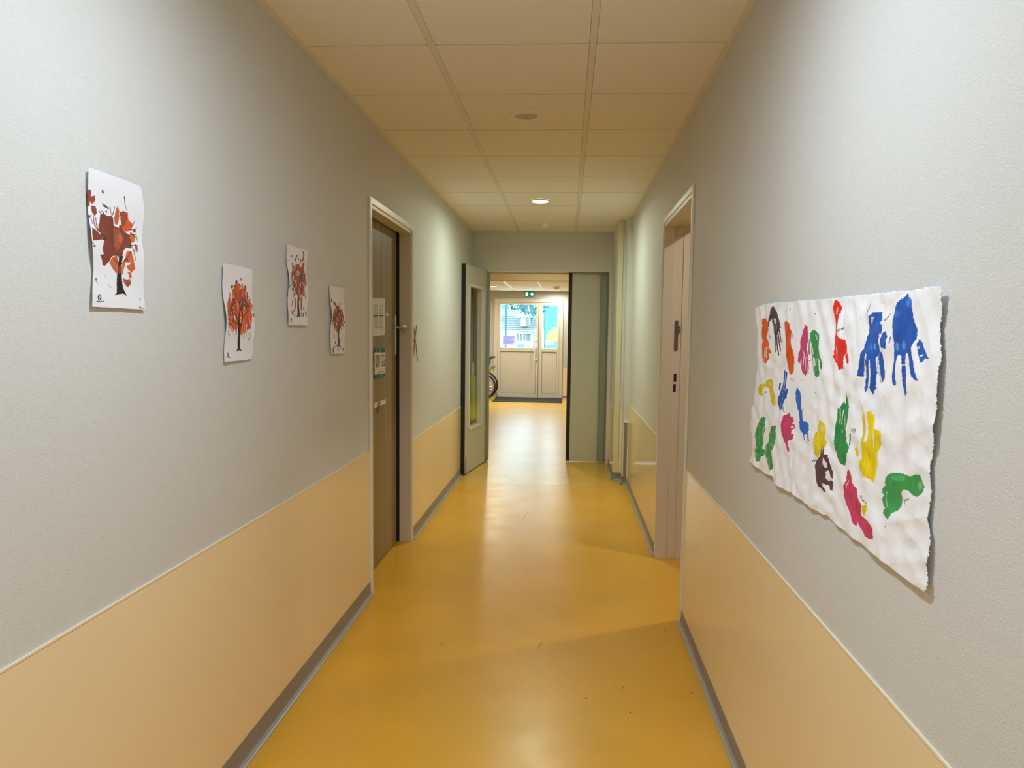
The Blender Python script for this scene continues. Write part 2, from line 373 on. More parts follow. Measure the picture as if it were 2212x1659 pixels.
# ================================================================== LEFT DOOR
d = root('door_1', (WL, (FY0+FY1)/2, 0), kind=S)
XJ = -1.098
def casing(name, par, x, sgn, y0, y1, z, w, t, mt, dx=0):   # architrave round an opening, face w wide, t proud
    m = MB(); o = [(y0, 0), (y0, z), (y1, z), (y1, 0)]; i_ = [(y0+w, 0), (y0+w, z-w), (y1-w, z-w), (y1-w, 0)]
    vs = [(x+sgn*d_, p[0], p[1]) for d_ in (0, t) for p in o+i_]
    fs = []
    for k in range(3):
        fs += [(k, k+1, k+5, k+4), (8+k, 8+k+1, 8+k+5, 8+k+4), (k, k+1, 8+k+1, 8+k), (4+k, 4+k+1, 12+k+1, 12+k)]
    fs += [(0, 4, 12, 8), (3, 7, 15, 11)]
    m.add(vs, fs)
    return link(name, m, mt, par, bevel=.003)
casing('door_frame', d, WL, 1, FY0, FY1, 2.09, .035, .012, 'frame_light')
m = MB()
m.box(XJ, WL+.004, FY0+.03, FY0+.05, 0, 2.06); m.box(XJ, WL+.004, FY1-.05, FY1-.03, 0, 2.06); m.box(XJ, WL+.004, FY0+.03, FY1-.03, 2.035, 2.062)
m.box(XJ-.06, XJ-.016, FY0+.03, FY0+.045, 0, 2.05)
link('door_jamb', m, 'frame', d, bevel=.002)
m = MB(); m.box(XJ-.06, XJ-.058, FY0, FY1, 0, 2.07); m.box(XJ-.058, XJ-.001, FY1-.052, FY1-.032, 0, 2.045); link('door_gap_shade', m, 'black', d)  # black fill put into the gap around the leaf, standing for its shade
m = MB(); m.box(-1.155, -1.112, FY0+.05, FY1-.072, .008, 2.043); leaf = link('door_leaf', m, 'wood', d, bevel=.002)
m = MB(); m.box(-1.112, -1.1065, 4.888, 4.922, 1.25, 1.505); link('handle_plate', m, 'metal', leaf, bevel=.0025)
m = MB(); m.tube([(-1.107, 4.913, 1.43), (-1.05, 4.913, 1.43)], .010, 12); m.tube([(-1.052, 4.918, 1.43), (-1.046, 4.90, 1.43), (-1.044, 4.86, 1.432), (-1.046, 4.80, 1.432)], [.012, .013, .012, .010], 12)
link('door_handle', m, 'metal', leaf)
m = MB(); m.lathe([(.012, 0), (.012, .006), (.006, .014), (.0045, .02)], (-1.112, 4.655, 1.504), 16, 'x'); link('door_peg', m, 'white', leaf)

# ================================================================== RIGHT DOORWAY
d = root('door_2', (WR, (GY0+GY1)/2, 0), kind=S)
casing('door_frame', d, WR, -1, GY0, GY1, 2.105, .032, .011, 'frame_light')
m = MB()
m.box(WR-.006, .643, GY1-.047, GY1-.028, 0, 2.073); m.box(.643, .80, GY1-.036, GY1-.028, 0, 2.073)
m.box(WR-.006, .643, GY0+.028, GY0+.047, 0, 2.073); m.box(.643, .80, GY0+.028, GY0+.036, 0, 2.073)
m.box(WR-.006, .643, GY0+.028, GY1-.028, 2.052, 2.075); m.box(.643, .80, GY0+.028, GY1-.028, 2.064, 2.075)
m.box(.698, .702, GY1-.040, GY1-.036, 0, 2.064)
jb = link('door_jamb', m, 'frame', d, bevel=.002)
YJ = GY1-.036
m = MB(); m.prism([(.668+.011*math.cos(a), z0+.011*math.sin(a)) for a, z0 in [(math.radians(t), 1.481) for t in range(0, 181, 20)]+[(math.radians(t), 1.315) for t in range(180, 361, 20)]], 1, YJ-.003, YJ)
m.box(.668, .69, YJ-.008, YJ, 1.415, 1.458)
link('strike_plate', m, 'darkmetal', jb)
m = MB(); m.box(.660, .676, YJ-.0015, YJ, 1.115, 1.165); m.box(.658, .674, YJ-.0015, YJ, 1.050, 1.100); link('latch_slots', m, 'black', jb)
m = MB(); m.box(.80, 1.72, 3.62, 3.66, .01, 2.04); lf = link('door_leaf', m, 'wood', d, bevel=.002)
m = MB(); m.tube([(1.66, 3.66, 1.05), (1.66, 3.71, 1.05), (1.54, 3.715, 1.05)], .009, 10); link('door_handle', m, 'metal', lf)

# ================================================================== FIRE DOOR
d = root('door_3', ((OX0+OX1)/2, YE+.14, 0), kind=S)
m = MB(); m.box(OX0, OX0+.008, YE+.06, YE+.20, 0, OZ-.012); m.box(OX1-.012, OX1, YE+.002, YE+.20, 0, OZ-.012); m.box(OX0, OX1, YE+.002, YE+.20, OZ-.012, OZ)
link('door_frame', m, 'frame', d)
m = MB(); m.box(OX0, OX1, YE+.20, YE+.28, OZ-.02, OZ-.002); link('door_head', m, 'beam', d)
# open leaf, local: u along the leaf from hinge, v thickness (away from corridor), z
A2, B2 = Vector((-.985, 7.377)), Vector((-.868, 8.160))
dirv = (A2-B2).normalized(); LEN = (A2-B2).length
nrm = Vector((dirv.y, -dirv.x));  nrm = nrm if nrm.x < 0 else -nrm
LM = Matrix(((dirv.x, nrm.x, 0, B2.x), (dirv.y, nrm.y, 0, B2.y), (0, 0, 1, 0), (0, 0, 0, 1)))
U0, U1, W0, W1 = .150, .655, .430, 1.876      # vision panel extents
m = MB(); m.box(0, U0, 0, .045, .012, 2.060); m.box(U1, LEN, 0, .045, .012, 2.060); m.box(U0, U1, 0, .045, .012, W0); m.box(U0, U1, 0, .045, W1, 2.060)
m.xf(LM); lv = link('door_leaf', m, 'firedoor', d)
m = MB(); m.box(LEN, LEN+.018, -.002, .047, .004, 2.062); m.xf(LM); link('edge_seal', m, 'black', lv)
m = MB(); g = .022
for a, b, c_, e in ((U0-.004, U0+g, W0, W1), (U1-g, U1+.004, W0, W1), (U0-.004, U1+.004, W0-.004, W0+g), (U0-.004, U1+.004, W1-g, W1+.004)):
    m.box(a, b, -.006, .051, c_, e)
m.xf(LM); link('vision_frame', m, 'frame_light', lv)
m = MB(); m.box(U0+.01, U1-.01, .001, .005, W0+.01, W1-.01); m.xf(LM); link('glass_pane', m, 'glass', lv)
m = MB(); m.box(-.004, .012, -.005, .05, .01, 2.058); m.xf(LM); link('edge_strip', m, 'alu', lv)
m = MB(); m.box(LEN-.06, LEN-.028, -.012, 0, .035, .125); m.box(LEN-.052, LEN-.038, -.010, 0, .125, .165); m.lathe([(.012, 0), (.012, .03)], (LEN-.045, -.008, .004), 12)
m.xf(LM); link('floor_bolt', m, 'alu', lv, bevel=.002)
m = MB(); m.prism([(-.862, 8.168), (-.842, 8.175), (-.832, 8.21), (-.840, 8.25), (-.855, 8.25), (-.846, 8.21), (-.852, 8.185), (-.862, 8.18)], 2, .02, 2.035); link('finger_guard', m, 'guard', d)
# closed narrow leaf
m = MB(); m.box(.045, .432, 8.31, 8.355, .014, 2.05); lv2 = link('door_leaf', m, 'firedoor', d)
m = MB(); m.box(.006, .045, 8.306, 8.358, .012, 2.052); link('edge_seal', m, 'black', lv2)
pts = []
for k in range(13):
    a = math.pi*(k/12); r = .052+(.0022 if k % 2 else 0); pts.append((.396+r*math.cos(a), 8.300-r*.95*math.sin(a)))
m = MB(); m.prism(pts, 2, .02, 2.02, sm=False); link('finger_guard', m, 'guard', d)
# ================================================================== FAR GLAZED DOOR
d = root('door_4', ((FDX0+FDX1)/2, YF, 0), kind=S)
def fy(px, py): q = onp(1, YF, px, py); return q.x, q.z
m = MB(); m.box(-1.573, -1.502, YF-.03, YF+.08, 0, 2.139); m.box(-.166, -.095, YF-.03, YF+.08, 0, 2.139); m.box(-1.502, -.166, YF-.03, YF+.08, 2.068, 2.139)
link('door_frame', m, 'pvc', d)
m = MB(); m.box(-1.505, -.163, YF+.03, YF+.045, .0, .02); m.box(-1.5, -.17, YF+.045, YF+.05, 2.05, 2.08); m.box(-.6215, -.6125, YF-.006, YF+.01, 0, 2.07); m.box(-1.504, -1.4985, YF-.012, YF+.01, 0, 2.07); m.box(-.1695, -.164, YF-.012, YF+.01, 0, 2.07); m.box(-1.504, -.164, YF-.012, YF+.01, 2.064, 2.070); link('gasket', m, 'pvc_gap', d)
for x0, x1, gx0, gx1 in ((-1.498, -.622, -1.441, -.667), (-.612, -.170, -.540, -.217)):
    m = MB(); yf, yb = YF-.018, YF+.045
    m.box(x0, gx0, yf, yb, .012, 2.062); m.box(gx1, x1, yf, yb, .012, 2.062)
    m.box(gx0, gx1, yf, yb, .012, .097); m.box(gx0, gx1, yf, yb, 1.005, 1.086); m.box(gx0, gx1, yf, yb, 2.016, 2.062)
    lv = link('door_leaf', m, 'pvc', d, bevel=.004)
    m = MB(); m.box(gx0+.006, gx1-.006, YF-.002, YF+.02, .103, .999); link('lower_panel', m, 'pvc', lv)
    m = MB(); e = .006
    for a, b, c_, f_ in ((gx0, gx0+e, .097, 1.005), (gx1-e, gx1, .097, 1.005), (gx0, gx1, .097, .097+e), (gx0, gx1, 1.005-e, 1.005)): m.box(a, b, YF-.012, YF+.01, c_, f_)
    link('gasket', m, 'pvc_gap', lv)
    m = MB(); m.box(gx0-.005, gx1+.005, YF+.012, YF+.022, 1.082, 2.020); link('glass_pane', m, 'glass', lv)
    if x0 < -1: big = lv
m = MB(); hx = -.693
m.tube([(hx, YF-.075, .815), (hx, YF-.075, 1.255)], .014, 12); m.tube([(hx, YF-.075, 1.245), (hx+.05, YF-.018, 1.25)], .014, 10); m.tube([(hx, YF-.075, .825), (hx+.05, YF-.018, .82)], .014, 10)
link('pull_handle', m, 'white', big)
m = MB(); m.box(-.70, -.66, YF-.03, YF-.018, .93, 1.03); link('lock_plate', m, 'metal', big, bevel=.003)

# ================================================================== painted sheets
rng = np.random.default_rng(5)
def vnoise(x, y, seed):                     # smooth value noise
    r = np.random.default_rng(seed).random((64, 64)); xi = np.floor(x).astype(int); yi = np.floor(y).astype(int); fx = x-xi; fy_ = y-yi
    fx = fx*fx*(3-2*fx); fy_ = fy_*fy_*(3-2*fy_); g = lambda a, b: r[a % 64, b % 64]
    return (g(xi, yi)*(1-fx)+g(xi+1, yi)*fx)*(1-fy_)+(g(xi, yi+1)*(1-fx)+g(xi+1, yi+1)*fx)*fy_
def inpoly(px, py, poly):
    P = np.array(poly, float); out = np.zeros(px.shape, bool)
    bb = (px >= P[:, 0].min()) & (px <= P[:, 0].max()) & (py >= P[:, 1].min()) & (py <= P[:, 1].max())
    if not bb.any(): return out
    x, y = px[bb], py[bb]; c = np.zeros(x.shape, bool); n = len(P)
    for i in range(n):
        x0, y0 = P[i]; x1, y1 = P[i-1]
        if y0 == y1: continue
        c ^= ((y0 > y) != (y1 > y)) & (x < (x1-x0)*(y-y0)/(y1-y0)+x0)
    out[bb] = c; return out
def onstroke(px, py, pts, wd):
    P = np.array(pts, float); out = np.zeros(px.shape, bool); m = wd if np.isscalar(wd) else max(wd)
    bb = (px >= P[:, 0].min()-m) & (px <= P[:, 0].max()+m) & (py >= P[:, 1].min()-m) & (py <= P[:, 1].max()+m)
    x, y = px[bb], py[bb]; c = np.zeros(x.shape, bool)
    for i in range(len(P)-1):
        a, b = P[i], P[i+1]; d_ = b-a; L = max((d_**2).sum(), 1e-9); t = np.clip(((x-a[0])*d_[0]+(y-a[1])*d_[1])/L, 0, 1)
        w0, w1 = (wd, wd) if np.isscalar(wd) else (wd[0]+(wd[1]-wd[0])*i/(len(P)-1), wd[0]+(wd[1]-wd[0])*(i+1)/(len(P)-1))
        c |= (x-a[0]-t*d_[0])**2+(y-a[1]-t*d_[1])**2 < ((w0+(w1-w0)*t)/2)**2
    out[bb] = c; return out
PAPER = (238, 238, 244)
def sheet(name, x, sgn, outline, crop, cell, shapes, gap, wave, label, cat, group=None, xo=None, mname='paper', base=PAPER, rag=0):
    """thin sheet on the wall plane x; outline and shapes are traced in a zoomed crop (x0, y0, scale)"""
    cx, cy, k = crop
    O = [onp(0, x+sgn*gap, cx+a*k, cy+b*k) for a, b in outline]
    y0, y1 = min(p.y for p in O), max(p.y for p in O); z0, z1 = min(p.z for p in O), max(p.z for p in O)
    ny, nz = int((y1-y0)/cell[0])+2, int((z1-z0)/cell[1])+2
    Y, Z = np.meshgrid(np.linspace(y0, y1, ny), np.linspace(z0, z1, nz), indexing='ij'); Y = Y.ravel(); Z = Z.ravel()
    px, py = project(np.stack([np.full_like(Y, x+sgn*gap), Y, Z], 1)); a = (px-cx)/k; b = (py-cy)/k
    jit = (vnoise(Y*900, Z*900, 3)-.5)*rag
    ins = inpoly(a+jit, b+jit, outline)
    col = np.tile(np.array(lin(base)), (len(Y), 1))
    for sh in shapes:
        kind, data, c, opt = sh[0], sh[1], sh[2], (sh[3] if len(sh) > 3 else None)
        wob = (vnoise(Y*350, Z*350, 11)-.5)*(opt.get('wob', 8) if opt else 8)
        if kind == 'P': mk = inpoly(a+wob, b+wob*.6, data)
        elif kind == 'S': mk = onstroke(a+wob*.3, b, data, opt['w'])
        elif kind == 'E': mk = ((a-data[0])/data[2])**2+((b-data[1])/data[3])**2 < 1
        if opt and opt.get('dry'): mk &= ~(vnoise(Y*420, Z*60, 21) > 1-opt['dry'])
        L = np.array(lin(c)); sh_ = .82+.36*vnoise(Y*160, Z*50, 31)
        al = opt.get('a', 1) if opt else 1
        if opt and opt.get('flat'): sh_ = np.ones(len(Y))
        col[mk] = col[mk]*(1-al)+al*(L[None, :]*sh_[mk, None])
    h = wave(Y, Z, y0, y1, z0, z1)
    idx = np.arange(ny*nz).reshape(ny, nz); q = np.stack([idx[:-1, :-1], idx[1:, :-1], idx[1:, 1:], idx[:-1, 1:]], -1).reshape(-1, 4)
    if sgn < 0: q = q[:, ::-1]
    q = q[ins[q].sum(1) >= 3]
    used = np.unique(q); remap = np.full(ny*nz, -1); remap[used] = np.arange(len(used)); q = remap[q]
    V = np.stack([x+sgn*(gap+h), Y, Z], 1)[used]; col = col[used]
    ctr = Vector((x, (y0+y1)/2, z0)); V = V-np.array(ctr)
    me = bpy.data.meshes.new(name); me.vertices.add(len(V)); me.vertices.foreach_set('co', V.astype(np.float32).ravel())
    me.loops.add(q.size); me.loops.foreach_set('vertex_index', q.ravel().astype(np.int32)); me.polygons.add(len(q))
    me.polygons.foreach_set('loop_start', np.arange(0, q.size, 4, dtype=np.int32)); me.polygons.foreach_set('loop_total', np.full(len(q), 4, np.int32))
    me.polygons.foreach_set('use_smooth', np.ones(len(q), bool)); me.update(calc_edges=True); me.validate()
    at = me.color_attributes.new('paint', 'FLOAT_COLOR', 'POINT'); at.data.foreach_set('color', np.concatenate([col, np.ones((len(col), 1))], 1).astype(np.float32).ravel())
    me.materials.append(M[mname])
    o = bpy.data.objects.new(name, me); C.objects.link(o); o.location = ctr
    so = o.modifiers.new('thickness', 'SOLIDIFY'); so.thickness = .0003; so.offset = -1
    return props(o, label, cat, group)

# ---- tree paintings on the left wall
BLK, BR, OR, RD = (28, 24, 22), (126, 62, 48), (222, 84, 36), (188, 52, 34)
def waveA(amp, nb, ph, side=.008):
    def fn(Y, Z, y0, y1, z0, z1):
        u = (Y-y0)/(y1-y0); v = (Z-z0)/(z1-z0)
        return amp*(.5+.5*np.sin(nb*2*math.pi*v+ph+u*1.5))*(.4+.6*np.abs(u-.5)*2)+side*np.clip(.25-u, 0, 1)*np.exp(-((v-.42)/.18)**2)*2+.0015
    return fn
t1 = [
 ('P', [(210,590),(240,570),(290,600),(330,595),(345,640),(350,700),(400,720),(410,690),(440,700),(460,760),(520,800),(525,870),(515,930),(470,925),(440,960),(430,1030),(380,1000),(330,1010),(300,1060),(265,1110),(235,1105),(215,1030),(195,1000),(240,990),(220,930),(240,860),(200,790),(185,700),(205,640)], BR),
 ('P', [(105,715),(150,740),(200,790),(240,830),(200,840),(150,850),(105,850)], BR),
 ('P', [(72,330),(110,335),(115,400),(150,390),(160,440),(130,480),(105,450),(105,500),(74,500)], (160,72,56)),
 ('P', [(118,490),(165,500),(180,560),(155,600),(125,560)], (142,68,58)), ('P', [(88,590),(110,590),(105,620),(90,620)], (122,66,74)),
 ('P', [(370,540),(390,485),(405,540),(410,600),(395,680),(365,690),(355,620)], (206,98,58)),
 ('P', [(410,560),(450,548),(490,560),(500,640),(545,680),(540,720),(500,760),(450,760),(430,700),(420,630)], (216,88,46)),
 ('P', [(410,560),(450,548),(492,590),(470,690),(440,720),(425,640)], (150,74,56)),
 ('P', [(350,720),(400,730),(440,800),(430,880),(380,960),(350,900)], (168,86,60)), ('P', [(400,780),(430,790),(440,840),(420,880),(395,850)], (198,108,62)),
 ('P', [(300,1080),(330,1020),(380,1000),(395,1060),(400,1130),(380,1190),(340,1140)], (198,106,62)),
 ('P', [(430,1100),(455,1040),(480,960),(520,955),(540,1020),(565,1140),(530,1180),(495,1150),(475,1110),(520,1090),(500,1060),(465,1080),(440,1210),(420,1190)], (216,104,56)),
 ('P', [(490,1170),(530,1180),(530,1240),(510,1230)], (202,96,64)), ('P', [(445,1235),(480,1250),(520,1240),(525,1300),(490,1330),(460,1290)], (164,82,62)),
 ('P', [(520,760),(570,800),(560,860),(530,880),(510,820)], (212,100,54)), ('P', [(555,880),(590,900),(590,960),(565,950)], (192,76,58)), ('P', [(540,740),(575,735),(580,770),(550,770)], (182,86,74)),
 ('P', [(210,335),(235,335),(245,370),(225,365)], (124,62,70)), ('P', [(222,465),(270,490),(300,520),(295,530),(250,505)], (112,60,64)), ('P', [(265,550),(285,545),(280,575)], (122,62,64)),
 ('P', [(120,580),(160,600),(180,640),(150,650)], (142,76,84), {'dry': .4}), ('P', [(110,620),(185,640),(190,720),(150,690),(115,680)], (162,96,94), {'dry': .55}), ('P', [(130,690),(190,720),(230,790),(170,760)], (192,106,94), {'dry': .5}),
 ('E', (125,905,16,10), (132,76,104)), ('E', (108,878,8,8), (142,86,114)),
 ('P', [(150,1245),(178,1222),(170,1260),(190,1300),(175,1285)], (198,100,92)),
 ('P', [(400,1010),(440,1010),(425,1090),(428,1180),(445,1330),(485,1422),(450,1396),(400,1400),(350,1413),(380,1385),(385,1200),(395,1100)], BLK, {'wob': 2}),
 ('P', [(392,1120),(425,1100),(428,1180),(400,1190)], (120,76,48)),
] + [('S', p, (46,34,32), {'w': (9, 4), 'flat': 1}) for p in [
 [(425,1090),(460,1050),(500,1000),(515,960)],[(460,1050),(515,1075)],[(480,1030),(490,1075)],[(400,1090),(370,1060),(345,1040)],[(420,1030),(380,1000),(340,1000)],[(515,890),(545,950),(585,970)],[(545,950),(565,1055)],[(525,900),(570,900)],
 [(270,830),(220,790),(150,700)],[(230,800),(170,715)],[(265,835),(180,840)],[(310,510),(330,590)],[(340,590),(362,500)],[(450,400),(460,480),(480,540)],[(205,550),(230,595)],[(250,570),(225,540)],[(520,740),(580,730),(590,720)],[(520,790),(580,790),(595,870)],[(545,700),(565,650)],[(550,800),(590,830)],[(340,620),(350,700)],[(555,750),(585,770)]]] + [
 ('E', (193,1432,20,33), BLK), ('S', [(186,1408),(192,1450)], PAPER, {'w': 6, 'flat': 1}), ('S', [(186,1415),(200,1440),(200,1410)], PAPER, {'w': 4, 'flat': 1}),
 ('S', [(158,1476),(175,1470),(178,1482),(192,1472),(200,1480),(212,1472),(222,1482),(236,1468)], (60,56,60), {'w': 8, 'flat': 1}),
 ('S', [(604,1525),(616,1552)], BLK, {'w': 6, 'flat': 1}), ('S', [(604,1545),(618,1530),(632,1548),(654,1545)], (80,80,84), {'w': 5, 'flat': 1}), ('S', [(612,1445),(624,1450),(616,1475)], (130,130,140), {'w': 6, 'flat': 1}),
 ('S', [(292,1285),(300,1320),(325,1335)], (150,130,140), {'w': 4, 'flat': 1}), ('E', (260,1210,4,5), BLK), ('E', (424,1418,3,4), BLK), ('E', (440,1416,3,4), BLK)]
L1 = [(72,105),(200,140),(350,190),(500,245),(600,285),(632,315),(640,420),(655,540),(655,650),(645,770),(640,880),(650,960),(655,1100),(662,1300),(665,1420),(665,1562),(540,1555),(390,1548),(250,1540),(112,1528),(118,1380),(130,1250),(136,1150),(122,1040),(100,900),(92,800),(88,600),(78,400)]
G4 = 'autumn tree paintings on the left wall'
sheet('tree_painting', WL, 1, L1, (170, 340, .2111), (.0012, .0009), t1, .003, waveA(.004, 2.2, 1.0), 'largest and leftmost tree painting, mostly dark brown-red paint smears on white paper', 'painting', G4)

def canopy(seed, cx, cy, rx, ry, n, cols, ln, wd, top=1.0):
    r = random.Random(seed); out = []
    for i in range(n):
        t = r.random()*2*math.pi; q = math.sqrt(r.random()); x = cx+rx*q*math.cos(t); y = cy+ry*q*math.sin(t)
        f_ = 1-.45*max(0, (cy-y)/ry)*top; x = cx+(x-cx)*f_; l = r.uniform(*ln); wv = r.uniform(*wd); a = r.uniform(-.25, .25)
        out.append(('S', [(x, y-l/2), (x+a*l*.5, y), (x+a*l, y+l/2)], r.choice(cols), {'w': (wv, wv*.5), 'dry': r.uniform(0, .25)}))
    return out
def branches(seed, x, y, ang, ln, w, depth, sq=.55):
    r = random.Random(seed); out = []
    def go(x, y, a, l, w, d_):
        pts = [(x, y)]
        for i in range(3):
            a += r.uniform(-.25, .25); x += math.sin(a)*l/3*sq; y -= math.cos(a)*l/3; pts.append((x, y))
        out.append(('S', pts, (62,34,26), {'w': (w, w*.6), 'flat': 1}))
        if d_:
            for k in (-1, 1, r.choice((-.3, .3))): go(x, y, a+k*r.uniform(.4, .85), l*r.uniform(.6, .78), w*.62, d_-1)
    go(x, y, ang, ln, w, depth); return out
t2 = canopy(3, 365, 790, 190, 330, 190, [(222,112,52),(226,92,44),(208,100,56),(224,132,72),(186,76,48),(228,74,36)], (60, 150), (18, 40), .9)
t2 += [('E', (325,388,18,22), (120,54,60)), ('E', (265,460,18,26), (142,76,64)), ('E', (445,485,22,44), (160,92,54)), ('E', (388,352,10,24), (180,120,150)), ('E', (568,868,9,26), (110,60,80)), ('E', (497,1215,18,14), (206,136,104))]
for i in range(14): t2.append(('S', [(200+i*24, 1090+(i*37 % 50)), (205+i*24, 1150+(i*53 % 70))], (198,144,112), {'w': 12, 'dry': .5, 'a': .6}))
t2 += branches(4, 362, 1010, -.3, 150, 20, 4)+branches(9, 368, 1060, .55, 170, 18, 4)+branches(15, 350, 1010, -1.2, 140, 16, 3)+branches(17, 360, 950, .0, 150, 18, 4)
t2 += [('P', [(345,1070),(350,940),(368,940),(372,1060),(384,1050),(380,1330),(410,1392),(370,1370),(318,1396),(345,1350)], BLK, {'wob': 3}),
 ('E', (202,1432,13,30), BLK), ('E', (202,1432,4,14), PAPER), ('S', [(176,1475),(230,1475)], (70,66,70), {'w': 8, 'flat': 1}), ('S', [(505,1503),(550,1508)], (110,90,90), {'w': 8, 'flat': 1}), ('E', (226,1148,7,6), BLK), ('E', (300,1142,7,6), BLK), ('E', (472,542,7,7), (90,50,50))]
L2 = [(122,118),(230,140),(330,155),(420,180),(540,210),(545,500),(565,700),(575,900),(578,1100),(568,1250),(574,1400),(540,1500),(440,1520),(345,1530),(138,1542),(150,1350),(163,1150),(155,950),(143,800),(130,600),(125,350)]
sheet('tree_painting', WL, 1, L2, (460, 550, .1507), (.0014, .0011), t2, .003, waveA(.005, 1.8, 2.4), 'tree painting with a full orange crown, lower of the left pair, second from the left', 'painting', G4)
t3 = canopy(6, 330, 770, 125, 260, 150, [(178,78,48),(162,66,48),(198,100,58),(142,60,48),(188,86,64)], (50, 160), (12, 30), .1)
t3 += [('S', p, c, {'w': w_}) for p, c, w_ in [([(412,270),(425,330),(412,430)], (152,82,64), 18), ([(318,330),(285,430)], (132,76,94), 20), ([(240,460),(245,560)], (162,76,54), 18), ([(430,470),(425,600)], (162,80,58), 34),
 ([(365,470),(390,430),(370,410),(400,400)], (142,76,74), 12), ([(345,380),(345,410)], (152,76,84), 14), ([(305,480),(325,560)], (142,76,54), 24), ([(250,1080),(235,1180)], (182,86,64), 14), ([(290,1060),(290,1230)], (182,86,64), 22), ([(395,1050),(400,1260)], (188,92,60), 30),
 ([(225,1290),(240,1330)], (182,76,74), 30), ([(260,1340),(285,1380)], (188,86,84), 12), ([(265,1250),(265,1280)], (172,76,74), 16), ([(300,1270),(300,1340)], (182,86,84), 12), ([(390,1310),(400,1370)], (172,76,74), 18), ([(425,1320),(425,1370)], (142,66,64), 20), ([(465,1290),(470,1370)], (130,70,60), 18), ([(438,1220),(438,1250)], (172,76,74), 20), ([(455,1040),(460,1060)], (152,66,64), 16)]]
t3 += [('E', (226,340,13,20), (152,76,94)), ('E', (163,404,6,6), (90,80,70)), ('P', [(305,590),(365,600),(370,690),(300,680)], (228,214,210), {'dry': .4}), ('P', [(265,880),(285,880),(280,960),(260,960)], PAPER), ('P', [(395,760),(405,760),(405,820),(395,820)], PAPER), ('P', [(362,790),(374,790),(372,860),(360,860)], PAPER)]
t3 += branches(21, 340, 1060, -.2, 160, 11, 4, .35)+branches(22, 345, 1060, .5, 190, 10, 4, .4)+branches(25, 330, 1000, -.9, 190, 9, 3, .45)
t3 += [('S', [(160,885),(190,850)], (60,44,40), {'w': 12}), ('P', [(328,1070),(350,1060),(358,1180),(365,1330),(386,1392),(345,1370),(303,1396),(325,1330)], BLK, {'wob': 3}), ('E', (203,1420,12,28), BLK), ('S', [(182,1465),(236,1466)], (60,56,60), {'w': 8, 'flat': 1}), ('S', [(430,1520),(455,1520)], (130,120,120), {'w': 5, 'flat': 1}), ('S', [(372,1505),(370,1535)], (60,60,50), {'w': 7, 'flat': 1})]
L3 = [(142,130),(240,163),(335,195),(348,218),(368,205),(485,240),(480,600),(490,820),(502,1100),(490,1300),(487,1535),(330,1530),(155,1520),(150,1200),(152,900),(165,820),(160,650),(138,450)]
sheet('tree_painting', WL, 1, L3, (600, 510, .1266), (.0016, .0012), t3, .003, waveA(.005, 2.0, .4), 'tree painting with a tall narrow dark red crown, upper of the right pair', 'painting', G4)
t4 = canopy(8, 262, 820, 100, 230, 110, [(162,66,50),(142,58,48),(188,74,54),(112,56,48),(198,104,84)], (50, 140), (12, 28), .2)
t4 += [('S', [(180,488),(225,560),(285,670)], (112,44,34), {'w': 38}), ('E', (131,455,18,38), (142,66,58)), ('S', [(255,510),(275,560)], (182,126,114), {'w': 12}), ('S', [(300,500),(290,580),(320,600)], (162,96,84), {'w': 10}), ('S', [(340,500),(340,540)], (120,70,60), {'w': 14}),
 ('S', [(192,1140),(195,1200)], (142,76,74), {'w': 20}), ('E', (212,1285,12,30), (168,76,78)), ('S', [(190,1370),(160,1420),(155,1480)], (168,64,62), {'w': 26}), ('S', [(270,1400),(270,1445)], (70,50,44), {'w': 14}), ('S', [(365,1400),(365,1450)], (90,60,50), {'w': 12}), ('S', [(322,1400),(322,1430)], (120,90,80), {'w': 10}), ('E', (375,885,12,24), (60,34,30)), ('S', [(150,870),(160,820)], (90,40,34), {'w': 18}), ('S', [(232,1060),(232,1130)], (120,50,40), {'w': 14}), ('S', [(310,1190),(312,1280)], (140,100,84), {'w': 16, 'a': .6})]
t4 += branches(31, 285, 980, -.3, 150, 11, 3, .4)+branches(32, 288, 980, .5, 150, 10, 3, .4)
t4 += [('S', [(288,980),(278,1160),(292,1350)], BLK, {'w': (24, 34)}), ('S', [(292,1340),(265,1380),(245,1360),(248,1330)], (60,60,50), {'w': 14}), ('S', [(300,1340),(318,1378)], BLK, {'w': 14})]
L4 = [(100,152),(240,175),(390,205),(395,700),(400,900),(412,1150),(395,1300),(396,1510),(250,1516),(110,1520),(105,1000),(125,750),(100,500)]
sheet('tree_painting', WL, 1, L4, (700, 600, .1085), (.0016, .0013), t4, .003, waveA(.005, 1.6, 1.2), 'tree painting nearest the wooden door, small crown with a thick dark diagonal smear', 'painting', G4)

# ---- handprint poster on the right wall
def cv(c, pts):
    ox, oy = {'A': (1600, 600), 'B': (1820, 600), 'C': (1600, 860), 'D': (1820, 940)}[c]
    return [(ox+x*.217, oy+y*.217) for x, y in pts]
ORG, PUR, PNK, GRN, RED, YEL, BLU, BL2 = (224,92,28), (84,54,68), (206,58,112), (48,150,78), (234,34,24), (232,208,18), (22,88,182), (16,104,204)
hp = []
def PP(c, pts, col, dry=.0): hp.append(('P', cv(c, pts), col, {'dry': dry, 'wob': 1.6}))
def SS(c, pts, w_, col, flat=0): hp.append(('S', cv(c, pts), col, {'w': w_*.217 if not isinstance(w_, tuple) else (w_[0]*.217, w_[1]*.217), 'wob': 1.2, 'flat': flat}))
def EE(c, p, col): q = cv(c, [p[:2]])[0]; hp.append(('E', (q[0], q[1], p[2]*.217, p[3]*.217), col))
PP('A', [(222,410),(245,400),(280,440),(283,520),(262,540),(258,590),(290,680),(305,750),(290,755),(280,740),(285,790),(262,855),(240,840),(225,800),(230,700),(215,600),(222,500)], ORG, .08)
